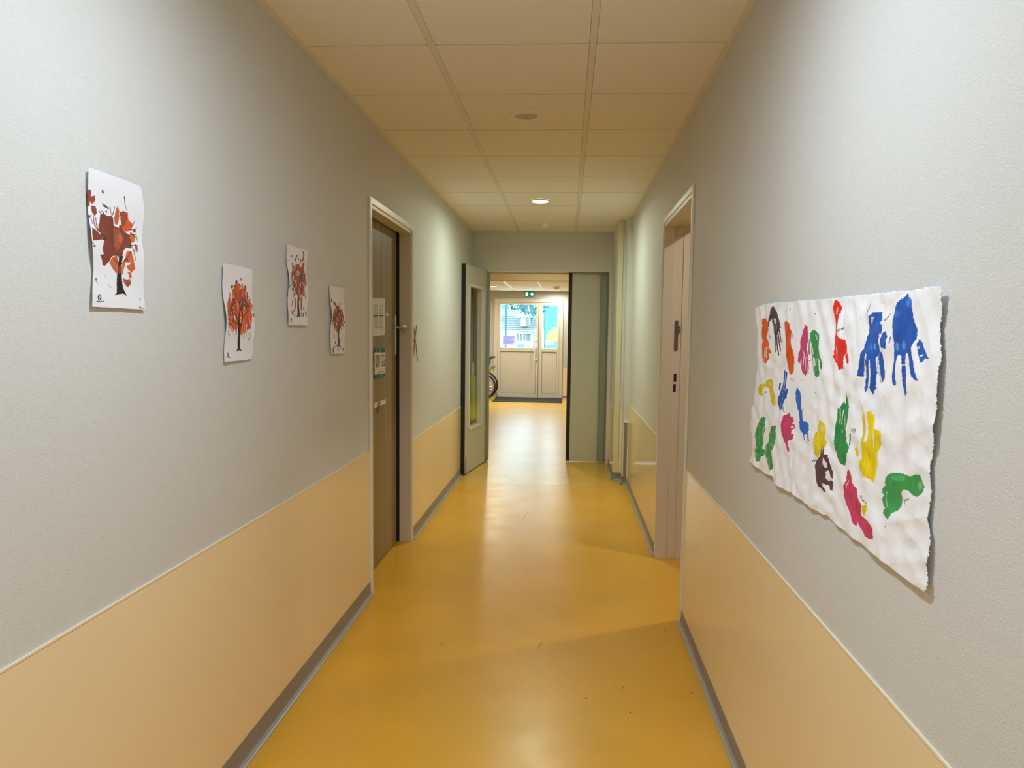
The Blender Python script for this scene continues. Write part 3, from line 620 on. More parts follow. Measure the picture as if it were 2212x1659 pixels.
for q in ([(258,700),(250,830)], [(272,690),(268,800)]): SS('A', q, 5, PAPER, 1)
PP('A', [(335,275),(370,340),(398,430),(405,490),(375,560),(350,600),(335,560),(325,470),(318,410),(300,440),(295,490),(280,480),(285,430),(300,370)], PUR)
for q in ([(345,580),(348,740)], [(360,590),(374,772)], [(378,560),(392,732)], [(393,520),(405,640)]): SS('A', q, (14, 8), PUR)
PP('A', [(332,412),(345,402),(362,408),(366,440),(345,462),(335,440)], PAPER); SS('A', [(348,500),(346,560)], 4, PAPER, 1); SS('A', [(372,480),(366,540)], 4, PAPER, 1)
PP('A', [(437,440),(455,425),(485,450),(497,540),(492,640),(515,750),(518,840),(510,940),(490,965),(470,955),(462,900),(455,780),(445,650),(437,540)], (222,82,24)); SS('A', [(506,560),(500,610)], 5, ORG); SS('A', [(500,700),(508,745)], 4, ORG)
PP('A', [(632,465),(650,490),(655,600),(640,700),(650,760),(662,900),(657,960),(642,940),(630,980),(615,960),(600,945),(588,900),(590,800),(575,855),(555,835),(560,760),(580,700),(575,640),(600,560)], PNK, .04)
for q in ([(603,720),(612,750)], [(618,750),(606,870)], [(632,790),(626,920)], [(642,860),(646,940)]): SS('A', q, 6, PAPER, 1)
PP('A', [(660,640),(672,690),(675,760),(662,768),(655,720)], PNK); PP('A', [(665,610),(680,620),(668,700),(658,690)], GRN)
PP('A', [(680,550),(705,520),(745,525),(765,545),(780,560),(778,640),(770,700),(795,780),(820,880),(812,905),(790,910),(782,870),(790,830),(770,800),(765,860),(775,930),(770,980),(745,992),(725,975),(722,930),(730,860),(720,800),(700,790),(690,740),(695,660),(678,600)], GRN)
PP('A', [(735,565),(750,560),(752,610),(742,620)], PAPER); SS('A', [(762,560),(758,620)], 4, PAPER, 1); SS('A', [(700,700),(706,760)], 8, PAPER, 1); SS('A', [(698,790),(712,925)], 7, (40,96,60)); SS('A', [(742,810),(738,870)], 6, PAPER, 1)
PP('A', [(945,230),(965,218),(995,240),(1012,310),(1000,360),(985,420),(975,530),(990,570),(1010,600),(1055,620),(1070,680),(1070,740),(1095,800),(1095,850),(1075,855),(1060,800),(1045,780),(1035,830),(1035,910),(1015,905),(990,920),(980,880),(965,850),(945,840),(925,790),(930,700),(930,600),(945,500),(940,380),(932,300)], RED)
PP('A', [(975,290),(985,300),(978,345),(968,380),(962,340)], (240,190,190)); SS('A', [(945,680),(968,830)], 5, PAPER, 1); SS('A', [(955,700),(962,740)], 5, PAPER, 1); SS('A', [(1066,745),(1040,790),(1046,850)], 7, PAPER, 1)
PP('A', [(165,1100),(190,1060),(235,1055),(260,1015),(300,1005),(320,1040),(320,1100),(340,1180),(345,1270),(315,1275),(290,1220),(275,1150),(265,1090),(235,1080),(215,1110),(215,1170),(185,1175),(168,1140)], (222,204,24), .06)
PP('A', [(405,1080),(440,1120),(440,1190),(420,1240),(400,1330),(385,1330),(365,1260),(368,1190),(390,1130)], BLU, .1)
for q in ([(415,1090),(425,930)], [(432,1100),(443,945)], [(440,1200),(450,1110)], [(380,1110),(384,1050)]): SS('A', q, 15, BLU)
PP('A', [(545,1085),(575,1130),(588,1200),(585,1280),(595,1350),(605,1430),(640,1430),(662,1460),(662,1520),(645,1555),(615,1565),(610,1560),(585,1530),(570,1480),(568,1400),(560,1330),(535,1230),(528,1150)], BL2)
SS('A', [(655,1550),(665,1620)], 15, BL2); SS('A', [(608,1560),(620,1612)], 9, BL2); SS('A', [(640,1632),(643,1645)], 7, BLK)
PP('A', [(425,1370),(470,1345),(480,1380),(505,1385),(515,1420),(495,1450),(525,1465),(520,1500),(495,1520),(500,1560),(520,1550),(520,1600),(500,1620),(475,1610),(468,1640),(487,1720),(475,1735),(462,1690),(450,1660),(425,1620),(405,1540),(408,1450)], PNK)
PP('A', [(490,1480),(515,1470),(512,1495),(492,1500)], PAPER)
PP('C', [(190,230),(230,180),(245,200),(243,320),(225,400),(220,500),(245,520),(235,570),(205,590),(195,630),(165,630),(155,560),(160,440),(158,330),(175,270)], (58,156,84), .12)
PP('C', [(300,300),(320,280),(355,275),(345,380),(340,470),(325,560),(322,700),(305,720),(285,690),(260,620),(248,560),(250,480),(280,440),(285,370)], (58,156,84), .1)
PP('C', [(790,215),(830,260),(838,330),(820,400),(850,440),(845,490),(800,510),(760,600),(740,570),(720,500),(715,430),(725,360),(750,330),(770,260)], YEL); PP('C', [(800,270),(812,300),(800,350),(785,320)], (222,214,170))
PP('C', [(810,465),(830,510),(835,560),(875,560),(880,620),(895,690),(915,750),(918,800),(895,790),(870,720),(840,730),(840,800),(870,830),(895,815),(920,830),(915,925),(890,915),(870,870),(840,860),(815,850),(840,930),(820,935),(800,895),(775,880),(755,820),(745,740),(730,670),(745,620),(780,580),(790,520)], (86,58,70))
PP('C', [(810,600),(830,590),(862,650),(860,700),(835,690),(815,640)], PAPER); SS('C', [(812,480),(798,540)], 5, PAPER, 1); SS('C', [(812,850),(830,900)], 5, PAPER, 1)
PP('C', [(945,290),(960,200),(965,110),(985,90),(1000,110),(1010,60),(1025,30),(1040,60),(1050,-40),(1060,-60),(1075,0),(1085,90),(1075,180),(1060,300),(1060,430),(1085,490),(1070,560),(1060,620),(1045,675),(1020,660),(985,640),(955,590),(940,500),(940,380)], (36,142,72))
SS('C', [(985,250),(1000,110)], 8, PAPER, 1); SS('C', [(1002,260),(1025,120)], 8, PAPER, 1); SS('C', [(1048,290),(1046,180)], 5, PAPER, 1); EE('C', (1010,330,20,22), (110,190,120)); SS('C', [(1095,360),(1086,470)], (18, 10), (40,140,90))
PP('D', [(195,-180),(235,-240),(255,-180),(245,40),(262,70),(275,30),(270,-230),(300,-240),(320,-180),(325,-60),(345,-55),(395,-40),(408,0),(390,90),(350,180),(350,300),(335,350),(320,430),(305,475),(270,440),(220,410),(185,360),(163,290),(170,255),(205,240),(210,150),(205,60),(200,-60)], (238,210,14))
SS('D', [(255,-170),(246,60)], 12, PAPER, 1); SS('D', [(322,-40),(322,140)], 7, PAPER, 1); SS('D', [(195,400),(280,430)], 4, (200,168,8)); PP('D', [(118,120),(140,115),(160,180),(150,220),(130,200)], YEL)
PP('D', [(45,350),(70,345),(92,400),(100,470),(140,530),(155,620),(190,700),(185,800),(240,830),(300,890),(325,940),(322,1040),(280,1035),(245,1010),(220,960),(170,910),(155,870),(140,905),(110,880),(95,810),(70,740),(40,680),(15,600),(20,500),(40,450)], (206,58,104))
SS('D', [(62,450),(40,520)], 5, PAPER, 1); SS('D', [(150,870),(150,905)], 7, PAPER, 1); PP('D', [(195,700),(245,695),(260,740),(225,805),(195,760)], YEL)
PP('D', [(445,410),(490,378),(560,375),(640,395),(690,415),(730,392),(780,395),(800,450),(828,520),(800,590),(750,618),(700,600),(650,550),(600,540),(575,570),(582,640),(570,710),(540,750),(490,780),(465,840),(440,815),(400,780),(405,740),(430,730),(400,690),(395,630),(415,600),(395,570),(400,530),(425,500),(430,450)], (58,162,86))
SS('D', [(440,560),(432,620),(448,720)], 5, (190,220,200), 1); EE('D', (560,430,60,28), (84,180,104)); EE('D', (780,500,26,44), (120,190,130))
PP('B', [(290,380),(340,345),(410,343),(412,430),(395,450),(415,470),(420,540),(400,590),(385,620),(395,690),(390,740),(415,740),(425,860),(428,990),(400,1050),(385,960),(375,850),(362,780),(350,800),(362,930),(350,1100),(320,1165),(300,1100),(312,950),(305,820),(290,830),(295,870),(278,960),(280,1090),(240,1150),(228,1110),(238,960),(260,820),(272,770),(262,750),(240,870),(215,990),(172,975),(185,880),(215,740),(230,720),(245,640),(268,560),(270,450)], BLU)
PP('B', [(425,545),(450,535),(467,580),(460,650),(452,710),(410,695),(405,620)], BLU); SS('B', [(485,650),(497,588)], 9, BLU)
PP('B', [(300,430),(322,395),(352,388),(330,420),(322,455),(305,465)], (196,206,224)); SS('B', [(398,560),(404,600)], 6, PAPER, 1); EE('B', (346,685,11,36), (84,160,220)); EE('B', (308,690,8,30), (60,130,205)); SS('B', [(378,750),(360,850),(390,1050)], 5, (150,150,170), 1)
PP('B', [(555,260),(600,205),(625,185),(640,150),(650,190),(690,215),(705,330),(725,450),(750,510),(745,610),(715,660),(705,700),(715,780),(740,900),(780,1025),(755,1020),(720,980),(695,890),(685,800),(675,755),(655,755),(645,780),(640,850),(655,950),(678,1150),(650,1175),(630,1130),(612,1050),(608,900),(605,820),(600,775),(575,765),(560,780),(545,900),(555,1075),(530,1075),(512,960),(520,830),(520,690),(530,640),(512,540),(512,430),(530,360)], (20,84,180))
EE('B', (558,685,20,42), (76,150,218)); EE('B', (622,672,18,46), (76,150,218)); EE('B', (560,360,24,36), (48,116,196)); EE('B', (660,240,26,50), (56,124,200)); SS('B', [(605,870),(640,870)], 7, PAPER, 1)
PP('B', [(745,650),(765,610),(800,650),(808,700),(850,755),(895,805),(860,810),(830,800),(820,825),(785,850),(770,800),(760,740)], BLU); PP('B', [(775,770),(800,765),(812,775),(780,785)], PAPER); PP('B', [(752,690),(768,680),(772,705),(756,712)], (200,206,224))
INK = (54, 52, 60)
# children's names and notes in pen
for c, q in (('A', [(985,535),(995,520),(1000,532),(1003,515),(1012,527),(1015,508),(1024,520),(1028,502),(1034,514),(1044,488),(1038,520)]),
             ('B', [(430,440),(440,415),(444,430),(452,408),(455,422),(462,400),(468,410),(474,385),(480,395),(484,370),(495,355)]),
             ('B', [(100,1535),(102,1505),(112,1532),(114,1500)]), ('B', [(122,1508),(124,1528)]), ('B', [(130,1505),(136,1518),(144,1500),(134,1538),(120,1545)]),
             ('D', [(170,602),(195,608),(175,620),(200,640),(190,655),(215,650),(210,665),(228,662),(224,676),(238,672),(236,690)]),
             ('D', [(595,660),(612,645),(610,668),(622,640),(626,658),(640,636),(643,650),(660,630)]), ('D', [(605,665),(615,692)]),
             ('B', [(270,380),(285,320),(300,300),(316,252)]), ('A', [(650,825),(680,828)]), ('C', [(710,635),(722,615),(728,632),(738,606)]), ('A', [(290,570),(302,600)]), ('A', [(592,1340),(608,1300)]), ('A', [(415,1280),(420,1320),(430,1340)])):
    SS(c, q, 5, INK, 1)
for c, q in (('A', (493,316)), ('A', (730,357)), ('A', (725,1143)), ('B', (620,1425)), ('D', (445,910)), ('A', (587,1020))): EE(c, (*q, 4, 6), INK)
SS('A', [(485,1000),(490,1020)], 6, (226,120,100)); SS('A', [(505,1000),(515,1025)], 8, (226,110,90)); SS('A', [(238,1135),(248,1130),(250,1145),(240,1148)], 4, INK, 1)
POUT = cv('A', [(155,298),(200,278),(245,262),(370,248),(500,238),(600,228),(700,222),(840,212),(930,205)])+cv('B', [(60,186),(200,172),(330,160),(480,142),(620,128),(740,118),(860,95),(940,88),(1015,82),(1022,130),(1008,240),(1005,340),(990,430),(980,520),(988,640),(992,700),(996,800),(985,900),(977,1050),(965,1200),(955,1350),(940,1500),(930,1640)])+cv('D', [(930,100),(900,200),(880,290),(892,380),(890,500),(888,640),(866,760),(862,870),(880,960),(884,1060),(880,1200),(866,1300),(868,1400),(880,1490),(868,1545),(845,1570),(790,1530),(740,1500),(680,1455),(600,1400),(520,1340),(430,1270),(360,1210),(300,1170),(180,1075),(120,1040),(60,990)])+cv('C', [(1000,1300),(900,1230),(860,1175),(790,1150),(700,1090),(600,1010),(520,950),(430,905),(335,850),(322,780),(240,750),(160,680),(95,630),(122,580),(120,450),(95,330),(93,250),(110,100)])+cv('A', [(95,1400),(110,1280),(135,1100),(155,900),(160,700),(160,550),(155,420)])
def crumple(Y, Z, y0, y1, z0, z1):
    r = random.Random(12); h = np.zeros_like(Y); tri = lambda t: np.abs((t % 1.0)-.5)*2
    wx = Y+.03*vnoise(Y*6, Z*6, 41); wz = Z+.03*vnoise(Y*6, Z*6, 42)
    for i in range(30):
        an = r.gauss(0, .6) if i % 4 == 0 else r.uniform(0, math.pi); lam = r.uniform(.06, .20)
        q = vnoise(Y*4+i*7.3, Z*4+i*3.1, 60+i); q = np.clip((q-.35)/.4, 0, 1); q = q*q*(3-2*q)
        t = tri((wx*math.cos(an)+wz*math.sin(an))/lam+r.random()); t = np.sqrt((t-.5)**2+.004)*2 if i % 3 else t
        h += lam*.034*t*q
    h = (h-h.mean())/h.std()*.0026
    h = np.clip(h, -.004, .006)+.0003*vnoise(Y*40, Z*40, 50)
    u = (Y-y0)/(y1-y0); v = (Z-z0)/(z1-z0)
    h += .004*np.exp(-((u)/.10)**2)*(.2+.8*(.5+.5*np.sin(v*11+1.0)))          # lifted near edge
    h += .004*np.exp(-(v/.10)**2)*(.5+.5*np.sin(u*14))
    return h
sheet('handprint_poster', WR, -1, POUT, (0, 0, 1.0), (.0019, .0014), hp, .0055, crumple, 'large crumpled white paper of colourful hand and foot prints taped to the right wall', 'poster', rag=4.5, base=(248, 250, 255))

# ---- notices on the wooden door
XD = -1.112
flatw = lambda Y, Z, y0, y1, z0, z1: .0015+.0015*np.sin((Y-y0)*60)
n1 = [('P', [(180,430),(540,430),(540,1320),(190,1330)], (186,184,176), {'wob': 0, 'a': .5, 'flat': 1})]
for k in range(18): n1.append(('S', [(185, 440+k*50), (535, 436+k*50)], (128,130,122), {'w': 15, 'flat': 1, 'a': .75}))
n1 += [('S', [(180,866),(545,852)], (44,54,54), {'w': 46, 'flat': 1}), ('S', [(365,250),(375,870),(380,1580)], (222,220,206), {'w': 34, 'flat': 1}), ('S', [(185,430),(185,1250)], (90,100,92), {'w': 10, 'flat': 1}), ('E', (392,368,34,14), (50,50,50)), ('S', [(500,450),(505,600)], (110,108,104), {'w': 18, 'flat': 1}), ('S', [(440,420),(470,600)], (222,222,212), {'w': 30, 'flat': 1}), ('S', [(450,1300),(470,1350)], (110,110,110), {'w': 30, 'flat': 1, 'a': .6})]
sheet('door_notice', XD, 1, [(120,240),(590,240),(595,700),(605,1555),(385,1580),(150,1610),(140,1000),(128,500)], (795, 630, .06025), (.0022, .0016), n1, .0015, flatw, 'white timetable sheet in clear plastic sleeve, upper notice on the wooden door', 'notice', base=(214,212,200))
n2 = [('P', [(200,190),(600,190),(600,350),(200,350)], (24,92,68), {'wob': 3}), ('P', [(200,1160),(600,1090),(620,1300),(200,1320)], (28,96,70), {'wob': 3})]
for q in (285, 395, 430): n2.append(('S', [(q, 190), (q+6, 350)], (130,176,150), {'w': 14, 'flat': 1}))
for q in (335, 380, 480, 500): n2.append(('S', [(q, 1100), (q, 1300)], (130,176,150), {'w': 14, 'flat': 1}))
n2 += [('P', [(245,450),(420,440),(400,880),(262,890),(240,700)], (150,146,132), {'wob': 10}), ('P', [(250,470),(300,460),(290,560),(250,620)], (90,84,74), {'wob': 8}), ('P', [(270,760),(330,740),(330,885),(270,890)], (70,66,56), {'wob': 8}),
 ('S', [(468,468),(585,462)], (50,50,48), {'w': 26, 'flat': 1}), ('S', [(450,830),(590,815)], (46,46,44), {'w': 30, 'flat': 1}), ('S', [(500,670),(530,690),(480,700),(530,710)], (50,50,48), {'w': 14, 'flat': 1}), ('S', [(480,745),(530,745),(505,720),(505,770)], (50,50,48), {'w': 14, 'flat': 1}), ('S', [(560,620),(562,800)], (60,66,60), {'w': 20, 'flat': 1}),
 ('S', [(320,1040),(330,1100)], (50,50,48), {'w': 22, 'flat': 1}), ('S', [(360,1080),(385,1075)], (50,50,48), {'w': 14, 'flat': 1}), ('S', [(400,1035),(415,1060),(395,1080)], (50,50,48), {'w': 16, 'flat': 1}), ('S', [(440,1030),(470,1070)], (50,50,48), {'w': 24, 'flat': 1}), ('S', [(480,1030),(500,1060)], (50,50,48), {'w': 24, 'flat': 1}), ('S', [(530,1020),(545,1050)], (50,50,48), {'w': 18, 'flat': 1})]
for k in range(6): n2.append(('S', [(455, 495+k*22), (540, 490+k*22)], (150,146,136), {'w': 10, 'flat': 1, 'a': .8}))
sheet('door_card', XD, 1, [(215,200),(400,185),(600,180),(625,220),(625,1120),(590,1200),(520,1240),(235,1310),(220,1280)], (795, 740, .06025), (.0020, .0015), n2, .003, flatw, 'green and white printed card below the timetable on the wooden door', 'card', base=(216,214,200))
m = MB(); m.box(XD, XD+.0012, 4.36, 4.64, .958, .985); r_ = root('door_tag', (XD, 4.5, .93), 'strip of pale tape holding a small metal ring on the wooden door', 'tag')
link('tape_strip', m, 'white', r_)
m = MB(); m.tube([(XD+.006+.004*math.sin(t), 4.44+.022*math.cos(t), .955+.032*math.sin(t)) for t in np.linspace(0, 2*math.pi, 20)[:-1]], .0022, 6, closed=True); link('ring', m, 'darkmetal', r_)
m = MB()
for a, b in (((893.5,706),(902,780)), ((900,702),(892.6,760)), ((896,716),(893.5,770)), ((892.8,740),(897,720))):
    p, q = onp(0, WL+.002, *a), onp(0, WL+.002, *b); m.tube([(WL+.002, p.y, p.z), (WL+.0035, (p.y+q.y)/2+.003, (p.z+q.z)/2), (WL+.002, q.y, q.z)], .0022, 6)
props(link('twig_bundle', m, 'twig'), 'thin reddish crossed twigs stuck to the left wall just past the wooden door', 'twigs')

# ================================================================== CEILING FITTINGS
def downlight(x, y, z, lit, label, power=0, sc_=1.0, tint=None):
    r = root('ceiling_downlight', (x, y, z-.012), label, 'ceiling light', 'round recessed ceiling lights')
    m = MB(); R0 = .083*sc_; R1 = .064*sc_ if lit else .054*sc_
    m.lathe([(R1, .012), (R1, .004), (R1+.003, 0), (R0-.004, .004), (R0, .012)], (x, y, z-.012), 40)
    m.f = m.f[:-2]; m.m = m.m[:-2]; m.smooth = m.smooth[:-2]
    link('trim_ring', m, 'white' if lit else 'tile', r)
    m = MB(); m.lathe([(R1, .002), (R1, .008)], (x, y, z-.011), 40); link('diffuser', m, 'lampface' if lit else 'unlitface', r)
    if lit:
        L = bpy.data.lights.new('lamp_glow', 'AREA'); L.shape = 'DISK'; L.size = 2*R1-.006; L.energy = power; L.color = tint or LAMP_COL; L.spread = math.radians(172)
        lo = bpy.data.objects.new('lamp_glow', L); C.objects.link(lo); lo.location = (0, 0, -.0015); lo.parent = r
    return r
downlight(-.22, 1.41, CH, True, 'lit round ceiling light overhead, nearest the camera', LAMP)
downlight(-.2195, 3.83, CH, False, 'unlit round ceiling light, dull beige disc in the middle row of tiles')
downlight(-.236, 6.254, CH, True, 'lit round ceiling light in the corridor before the fire door', LAMP*1.02, tint=(.88, 1.0, .80))
downlight(-1.443, 14.88, FCH, True, 'lit round ceiling light in the lobby, left of the exit sign', FAR_LAMP, .95, (1, .98, .82))
downlight(-.231, 16.1, FCH, True, 'lit round ceiling light in the lobby, right of the exit sign near the glazed door', FAR_LAMP*.35, .95, (1, .99, .88))
downlight(-.25, 9.1, 2.46, True, 'added round ceiling light just past the fire door, unseen, brightening the vestibule', 8, tint=(1, .96, .72))  # unseen lamp added to brighten floor and bulkhead past the fire door
downlight(-.22, -1.0, CH, True, 'added round ceiling light, unseen behind the camera, as fill', LAMP)  # unseen lamp, added lit to give the corridor more fill
downlight(1.6, 12.5, FCH, True, 'lit round ceiling light in the hidden right part of the lobby', FAR_LAMP, .95)
LAMP_COL = (1.0, .88, .70)
downlight(1.45, 4.2, CH+.03, True, 'lit round ceiling light inside the side room', ROOM_LAMP)
def detector(x, y, z, s_, label):
    r = root('smoke_detector', (x, y, z-.04*s_), label, 'smoke detector', 'white smoke detectors on the ceilings')
    m = MB(); m.lathe([(.045*s_, 0), (.054*s_, .012*s_), (.055*s_, .03*s_), (.055*s_, .04*s_)], (x, y, z-.04*s_), 32); link('detector_base', m, 'white', r)
    m = MB(); m.lathe([(.014*s_, 0), (.026*s_, .006*s_), (.026*s_, .014*s_)], (x, y, z-.052*s_), 24); link('sensor', m, 'tee', r)
detector(-.227, 7.553, CH, 1.0, 'small white smoke detector on corridor ceiling before the fire door')
detector(-.223, 14.85, FCH, 1.1, 'small smoke detector on lobby ceiling beside the right lobby light')
# exit sign
r = root('exit_sign', (-.823, YF-.02, 2.185), 'green emergency exit sign with white pictograms above the glazed door', 'exit sign')
m = MB(); m.box(-.926, -.722, YF-.04, YF, 2.187, 2.292); link('sign_box', m, 'exit_green', r, bevel=.004)
def rr(cx, cz, w_, h_, rad, n=5):
    P = []
    for sx, sz, a0 in ((1, 1, 0), (-1, 1, 90), (-1, -1, 180), (1, -1, 270)):
        for k in range(n+1): a = math.radians(a0+90*k/n); P.append((cx+sx*(w_/2-rad)+rad*math.cos(a), cz+sz*(h_/2-rad)+rad*math.sin(a)))
    return P
m = MB(); m.prism(rr(-.880, 2.239, .055, .080, .012), 1, YF-.042, YF-.039); link('door_pictogram', m, 'exit_white', r)
m = MB(); m.prism([(-.777, 2.278), (-.763, 2.278), (-.758, 2.258), (-.735, 2.242), (-.735, 2.232), (-.770, 2.200), (-.805, 2.232), (-.805, 2.242), (-.782, 2.258)], 1, YF-.042, YF-.039); link('arrow_pictogram', m, 'exit_white', r)
# light switch at right door
m = MB(); m.box(WR-.012, WR, 4.795, 4.87, 1.14, 1.215); props(link('light_switch', m, 'white', bevel=.004), 'flat white light switch on the right wall beyond the open doorway', 'light switch')
# doormat
r_ = MB(); a, b = onp(2, 0, 1062.5, 868), onp(2, 0, 1214, 869.5)
r_.box(a.x, b.x+.0, 15.45, 16.5, .0, .012); props(link('doormat', r_, 'mat', bevel=.004), 'dark grey rectangular doormat in front of the far glazed door', 'doormat')
# notices on the far glass
def glassnote(name, x0, x1, z0, z1, lines, label, base, ink):
    m = MB(); m.box(x0, x1, YF+.008, YF+.0115, z0, z1, 0); n = lines
    for k in range(n):
        z = z1-(k+1)*(z1-z0)/(n+1); m.box(x0+.02, x1-.02-.03*(k % 3), YF+.0072, YF+.008, z-.006, z+.006, 1)
    props(link(name, m, [base, ink]), label, 'notice', 'notices stuck on the glazed door')
M['lilac'] = mat('lilac_paper', (.50, .52, .78), .7); M['ink'] = mat('grey_violet_print', (.20, .22, .42), .7); M['pale'] = mat('pale_lilac_paper', (.62, .72, .86), .7)
for k_, tc in (('lilac', (.19, .185, .30)), ('pale', (.30, .38, .48)), ('ink', (.07, .07, .16))):
    nt = M[k_].node_tree; tr = nt.nodes.new('ShaderNodeBsdfTranslucent'); tr.inputs[0].default_value = (*tc, 1); ad = nt.nodes.new('ShaderNodeAddShader')
    nt.links.new(nt.nodes['Principled BSDF'].outputs[0], ad.inputs[0]); nt.links.new(tr.outputs[0], ad.inputs[1]); nt.links.new(ad.outputs[0], nt.nodes['Material Output'].inputs[0])
glassnote('glass_notice', -1.398, -1.118, 1.146, 1.345, 6, 'lilac printed notice on the wide left pane of the glazed door', 'lilac', 'ink')
glassnote('glass_notice', -.474, -.278, 1.149, 1.246, 2, 'small pale notice on the narrow right pane of the glazed door', 'pale', 'lilac')

# green cylinder seen through the vision panel
r = root('green_cylinder', (-.982, 7.98, .42), 'lime green upright cylinder with black hose behind the open fire door glass', 'cylinder')
gx, gy = -.982, 7.98
m = MB(); m.lathe([(.031, 0), (.033, .01), (.033, .44), (.028, .462), (.012, .47)], (gx, gy, .485), 24); link('cylinder_body', m, 'green', r)
m = MB(); m.lathe([(.034, 0), (.036, .02), (.034, .07)], (gx, gy, .42), 24); link('base_cap', m, 'rubber', r)
m = MB(); m.lathe([(.012, 0), (.012, .05), (.016, .055), (.016, .075), (.012, .08), (.012, .14)], (gx, gy, .952), 16); link('neck', m, 'clear', r)
m = MB(); m.tube([(gx+.004, gy, 1.085), (gx+.006, gy, 1.3), (gx+.0, gy, 1.6), (gx-.008, gy+.01, 1.9)], .011, 10); link('hose', m, 'rubber', r)

# ================================================================== WHEELCHAIR
WY = 15.75; q = onp(1, WY, 1041, 830); wx, wr_ = q.x, .272
r = root('wheelchair', (wx, WY+.25, 0), 'black wheelchair with spoked wheels parked left of the far glazed door', 'wheelchair')
def circle(cx, cy, cz, R_, n=48): return [(cx+R_*math.cos(2*math.pi*k/n), cy, cz+R_*math.sin(2*math.pi*k/n)) for k in range(n)]
for yy in (WY, WY+.52):
    cz = wr_+.018
    m = MB(); m.tube(circle(wx, yy, cz, wr_), .020, 10, closed=True); wl_ = link('wheel', m, 'rubber', r)
    m = MB(); m.tube(circle(wx, yy, cz, wr_-.034), .012, 8, closed=True); link('rim', m, 'wheel_spoke', wl_)
    m = MB()
    for k in range(20):
        a = 2*math.pi*k/20; m.tube([(wx, yy, cz), (wx+(wr_-.04)*math.cos(a), yy, cz+(wr_-.04)*math.sin(a))], .0028, 5)
    m.lathe([(.03, -.02), (.03, .02)], (wx, yy, cz), 16, 'y'); link('spokes', m, 'wheel_spoke', wl_)
    m = MB(); m.tube([(wx+.02, yy+.03, cz), (wx+.03, yy+.03, .50), (wx+.13, yy+.03, .86), (wx+.155, yy+.03, .885), (wx+.19, yy+.03, .885)], .011, 8)
    m.tube([(wx-.42, yy+.03, .46), (wx+.03, yy+.03, .48)], .011, 8); m.tube([(wx-.42, yy+.03, .46), (wx-.46, yy+.03, .22), (wx-.56, yy+.03, .12)], .011, 8); m.tube([(wx-.42, yy+.03, .22), (wx+.02, yy+.03, .25)], .011, 8); m.tube([(wx-.40, yy+.03, .46), (wx-.40, yy+.03, .1)], .011, 8)
    link('side_frame', m, 'alu', r)
    m = MB(); m.tube([(wx+.13, yy+.03, .888), (wx+.22, yy+.03, .885)], .017, 10); link('push_handle', m, 'rubber', r)
    m = MB(); m.tube(circle(wx-.40, yy+.03, .085, .068, 24), .014, 8, closed=True); m.lathe([(.05, -.008), (.05, .008)], (wx-.40, yy+.03, .085), 20, 'y'); link('caster', m, 'rubber', r)
    m = MB(); m.box(wx-.30, wx+.02, yy+.01, yy+.05, .66, .69); m.box(wx-.28, wx-.26, yy+.02, yy+.04, .46, .66); link('armrest', m, 'rubber', r, bevel=.006)
    m = MB(); m.box(wx-.66, wx-.54, yy+(.03 if yy == WY else -.12), yy+(.18 if yy == WY else .03), .10, .115); link('footrest', m, 'rubber', r, bevel=.004)
m = MB(); m.box(wx-.42, wx+.03, WY+.03, WY+.55, .465, .495); link('seat', m, 'seatcloth', r, bevel=.01)
m = MB(); m.prism([(wx+.0, .50), (wx+.05, .50), (wx+.135, .865), (wx+.04, .88)], 1, WY+.03, WY+.55); link('backrest', m, 'seatcloth', r, bevel=.008)

# ================================================================== OUTDOORS
m = MB(); m.box(-40, 40, 16.78, 90, -.12, -.02); props(link('ground', m, 'asphalt'), kind=S)
def ox(px, y): return onp(1, y, px, 700).x
def oz(py, y): return onp(1, y, 1150, py).z
HY = 34.0
r = root('neighbour_house', (ox(1120, HY), HY, -.02), 'pale white house with gabled dormer seen through the glazed door', 'house')
x0, x1 = ox(1096, HY), ox(1175, HY)
m = MB(); m.box(x0-1.5, x1+2, HY, HY+8, -.02, oz(716, HY)); link('house_walls', m, 'render', r)
m = MB(); ze, zt = oz(716, HY), oz(664, HY)
m.add([(x0-1.8, HY-.3, ze), (x1+2.3, HY-.3, ze), (x1+.2, HY+4, zt), (x0-1.8, HY+4, zt), (x0-1.8, HY+8.3, ze), (x1+2.3, HY+8.3, ze)], [(0, 1, 2, 3), (3, 2, 5, 4), (1, 5, 2), (0, 3, 4)])
for k in range(1, 12):
    t = k/12; m.box(x0-1.8, x1+2.3-2.1*t, HY-.3+4.3*t-.1, HY-.3+4.3*t, ze+(zt-ze)*t+.0, ze+(zt-ze)*t+.06, 1)
link('roof', m, ['roof', 'roofline'], r)
a, b = ox(1124, HY), ox(1141, HY); m = MB(); m.box(a, b, HY-.4, HY+3, oz(704, HY), oz(684, HY)); m.prism([(a-.15, oz(685, HY)), (b+.15, oz(685, HY)), (b, oz(677, HY)), (a, oz(677, HY))], 1, HY-.5, HY+3); link('dormer', m, 'siding', r)
m = MB()
for px in (1123.2, 1141): m.box(ox(px, HY)-.06, ox(px, HY)+.06, HY-.5, HY-.4, oz(704, HY), oz(687, HY))
m.box(x0+.4, b+.3, HY-.52, HY-.42, oz(686, HY), oz(685.2, HY)); link('dormer_trim', m, 'winglass', r)
m = MB(); m.box(ox(1121, HY), ox(1156, HY), HY-1.6, HY, oz(718.6, HY), oz(717, HY)); link('porch_roof', m, 'dkline', r)
m = MB()
for px in (1123.5, 1130.5, 1137, 1143.5, 1148): m.box(ox(px, HY)-.05, ox(px, HY)+.05, HY-1.5, HY-1.42, oz(736, HY), oz(720.5, HY))
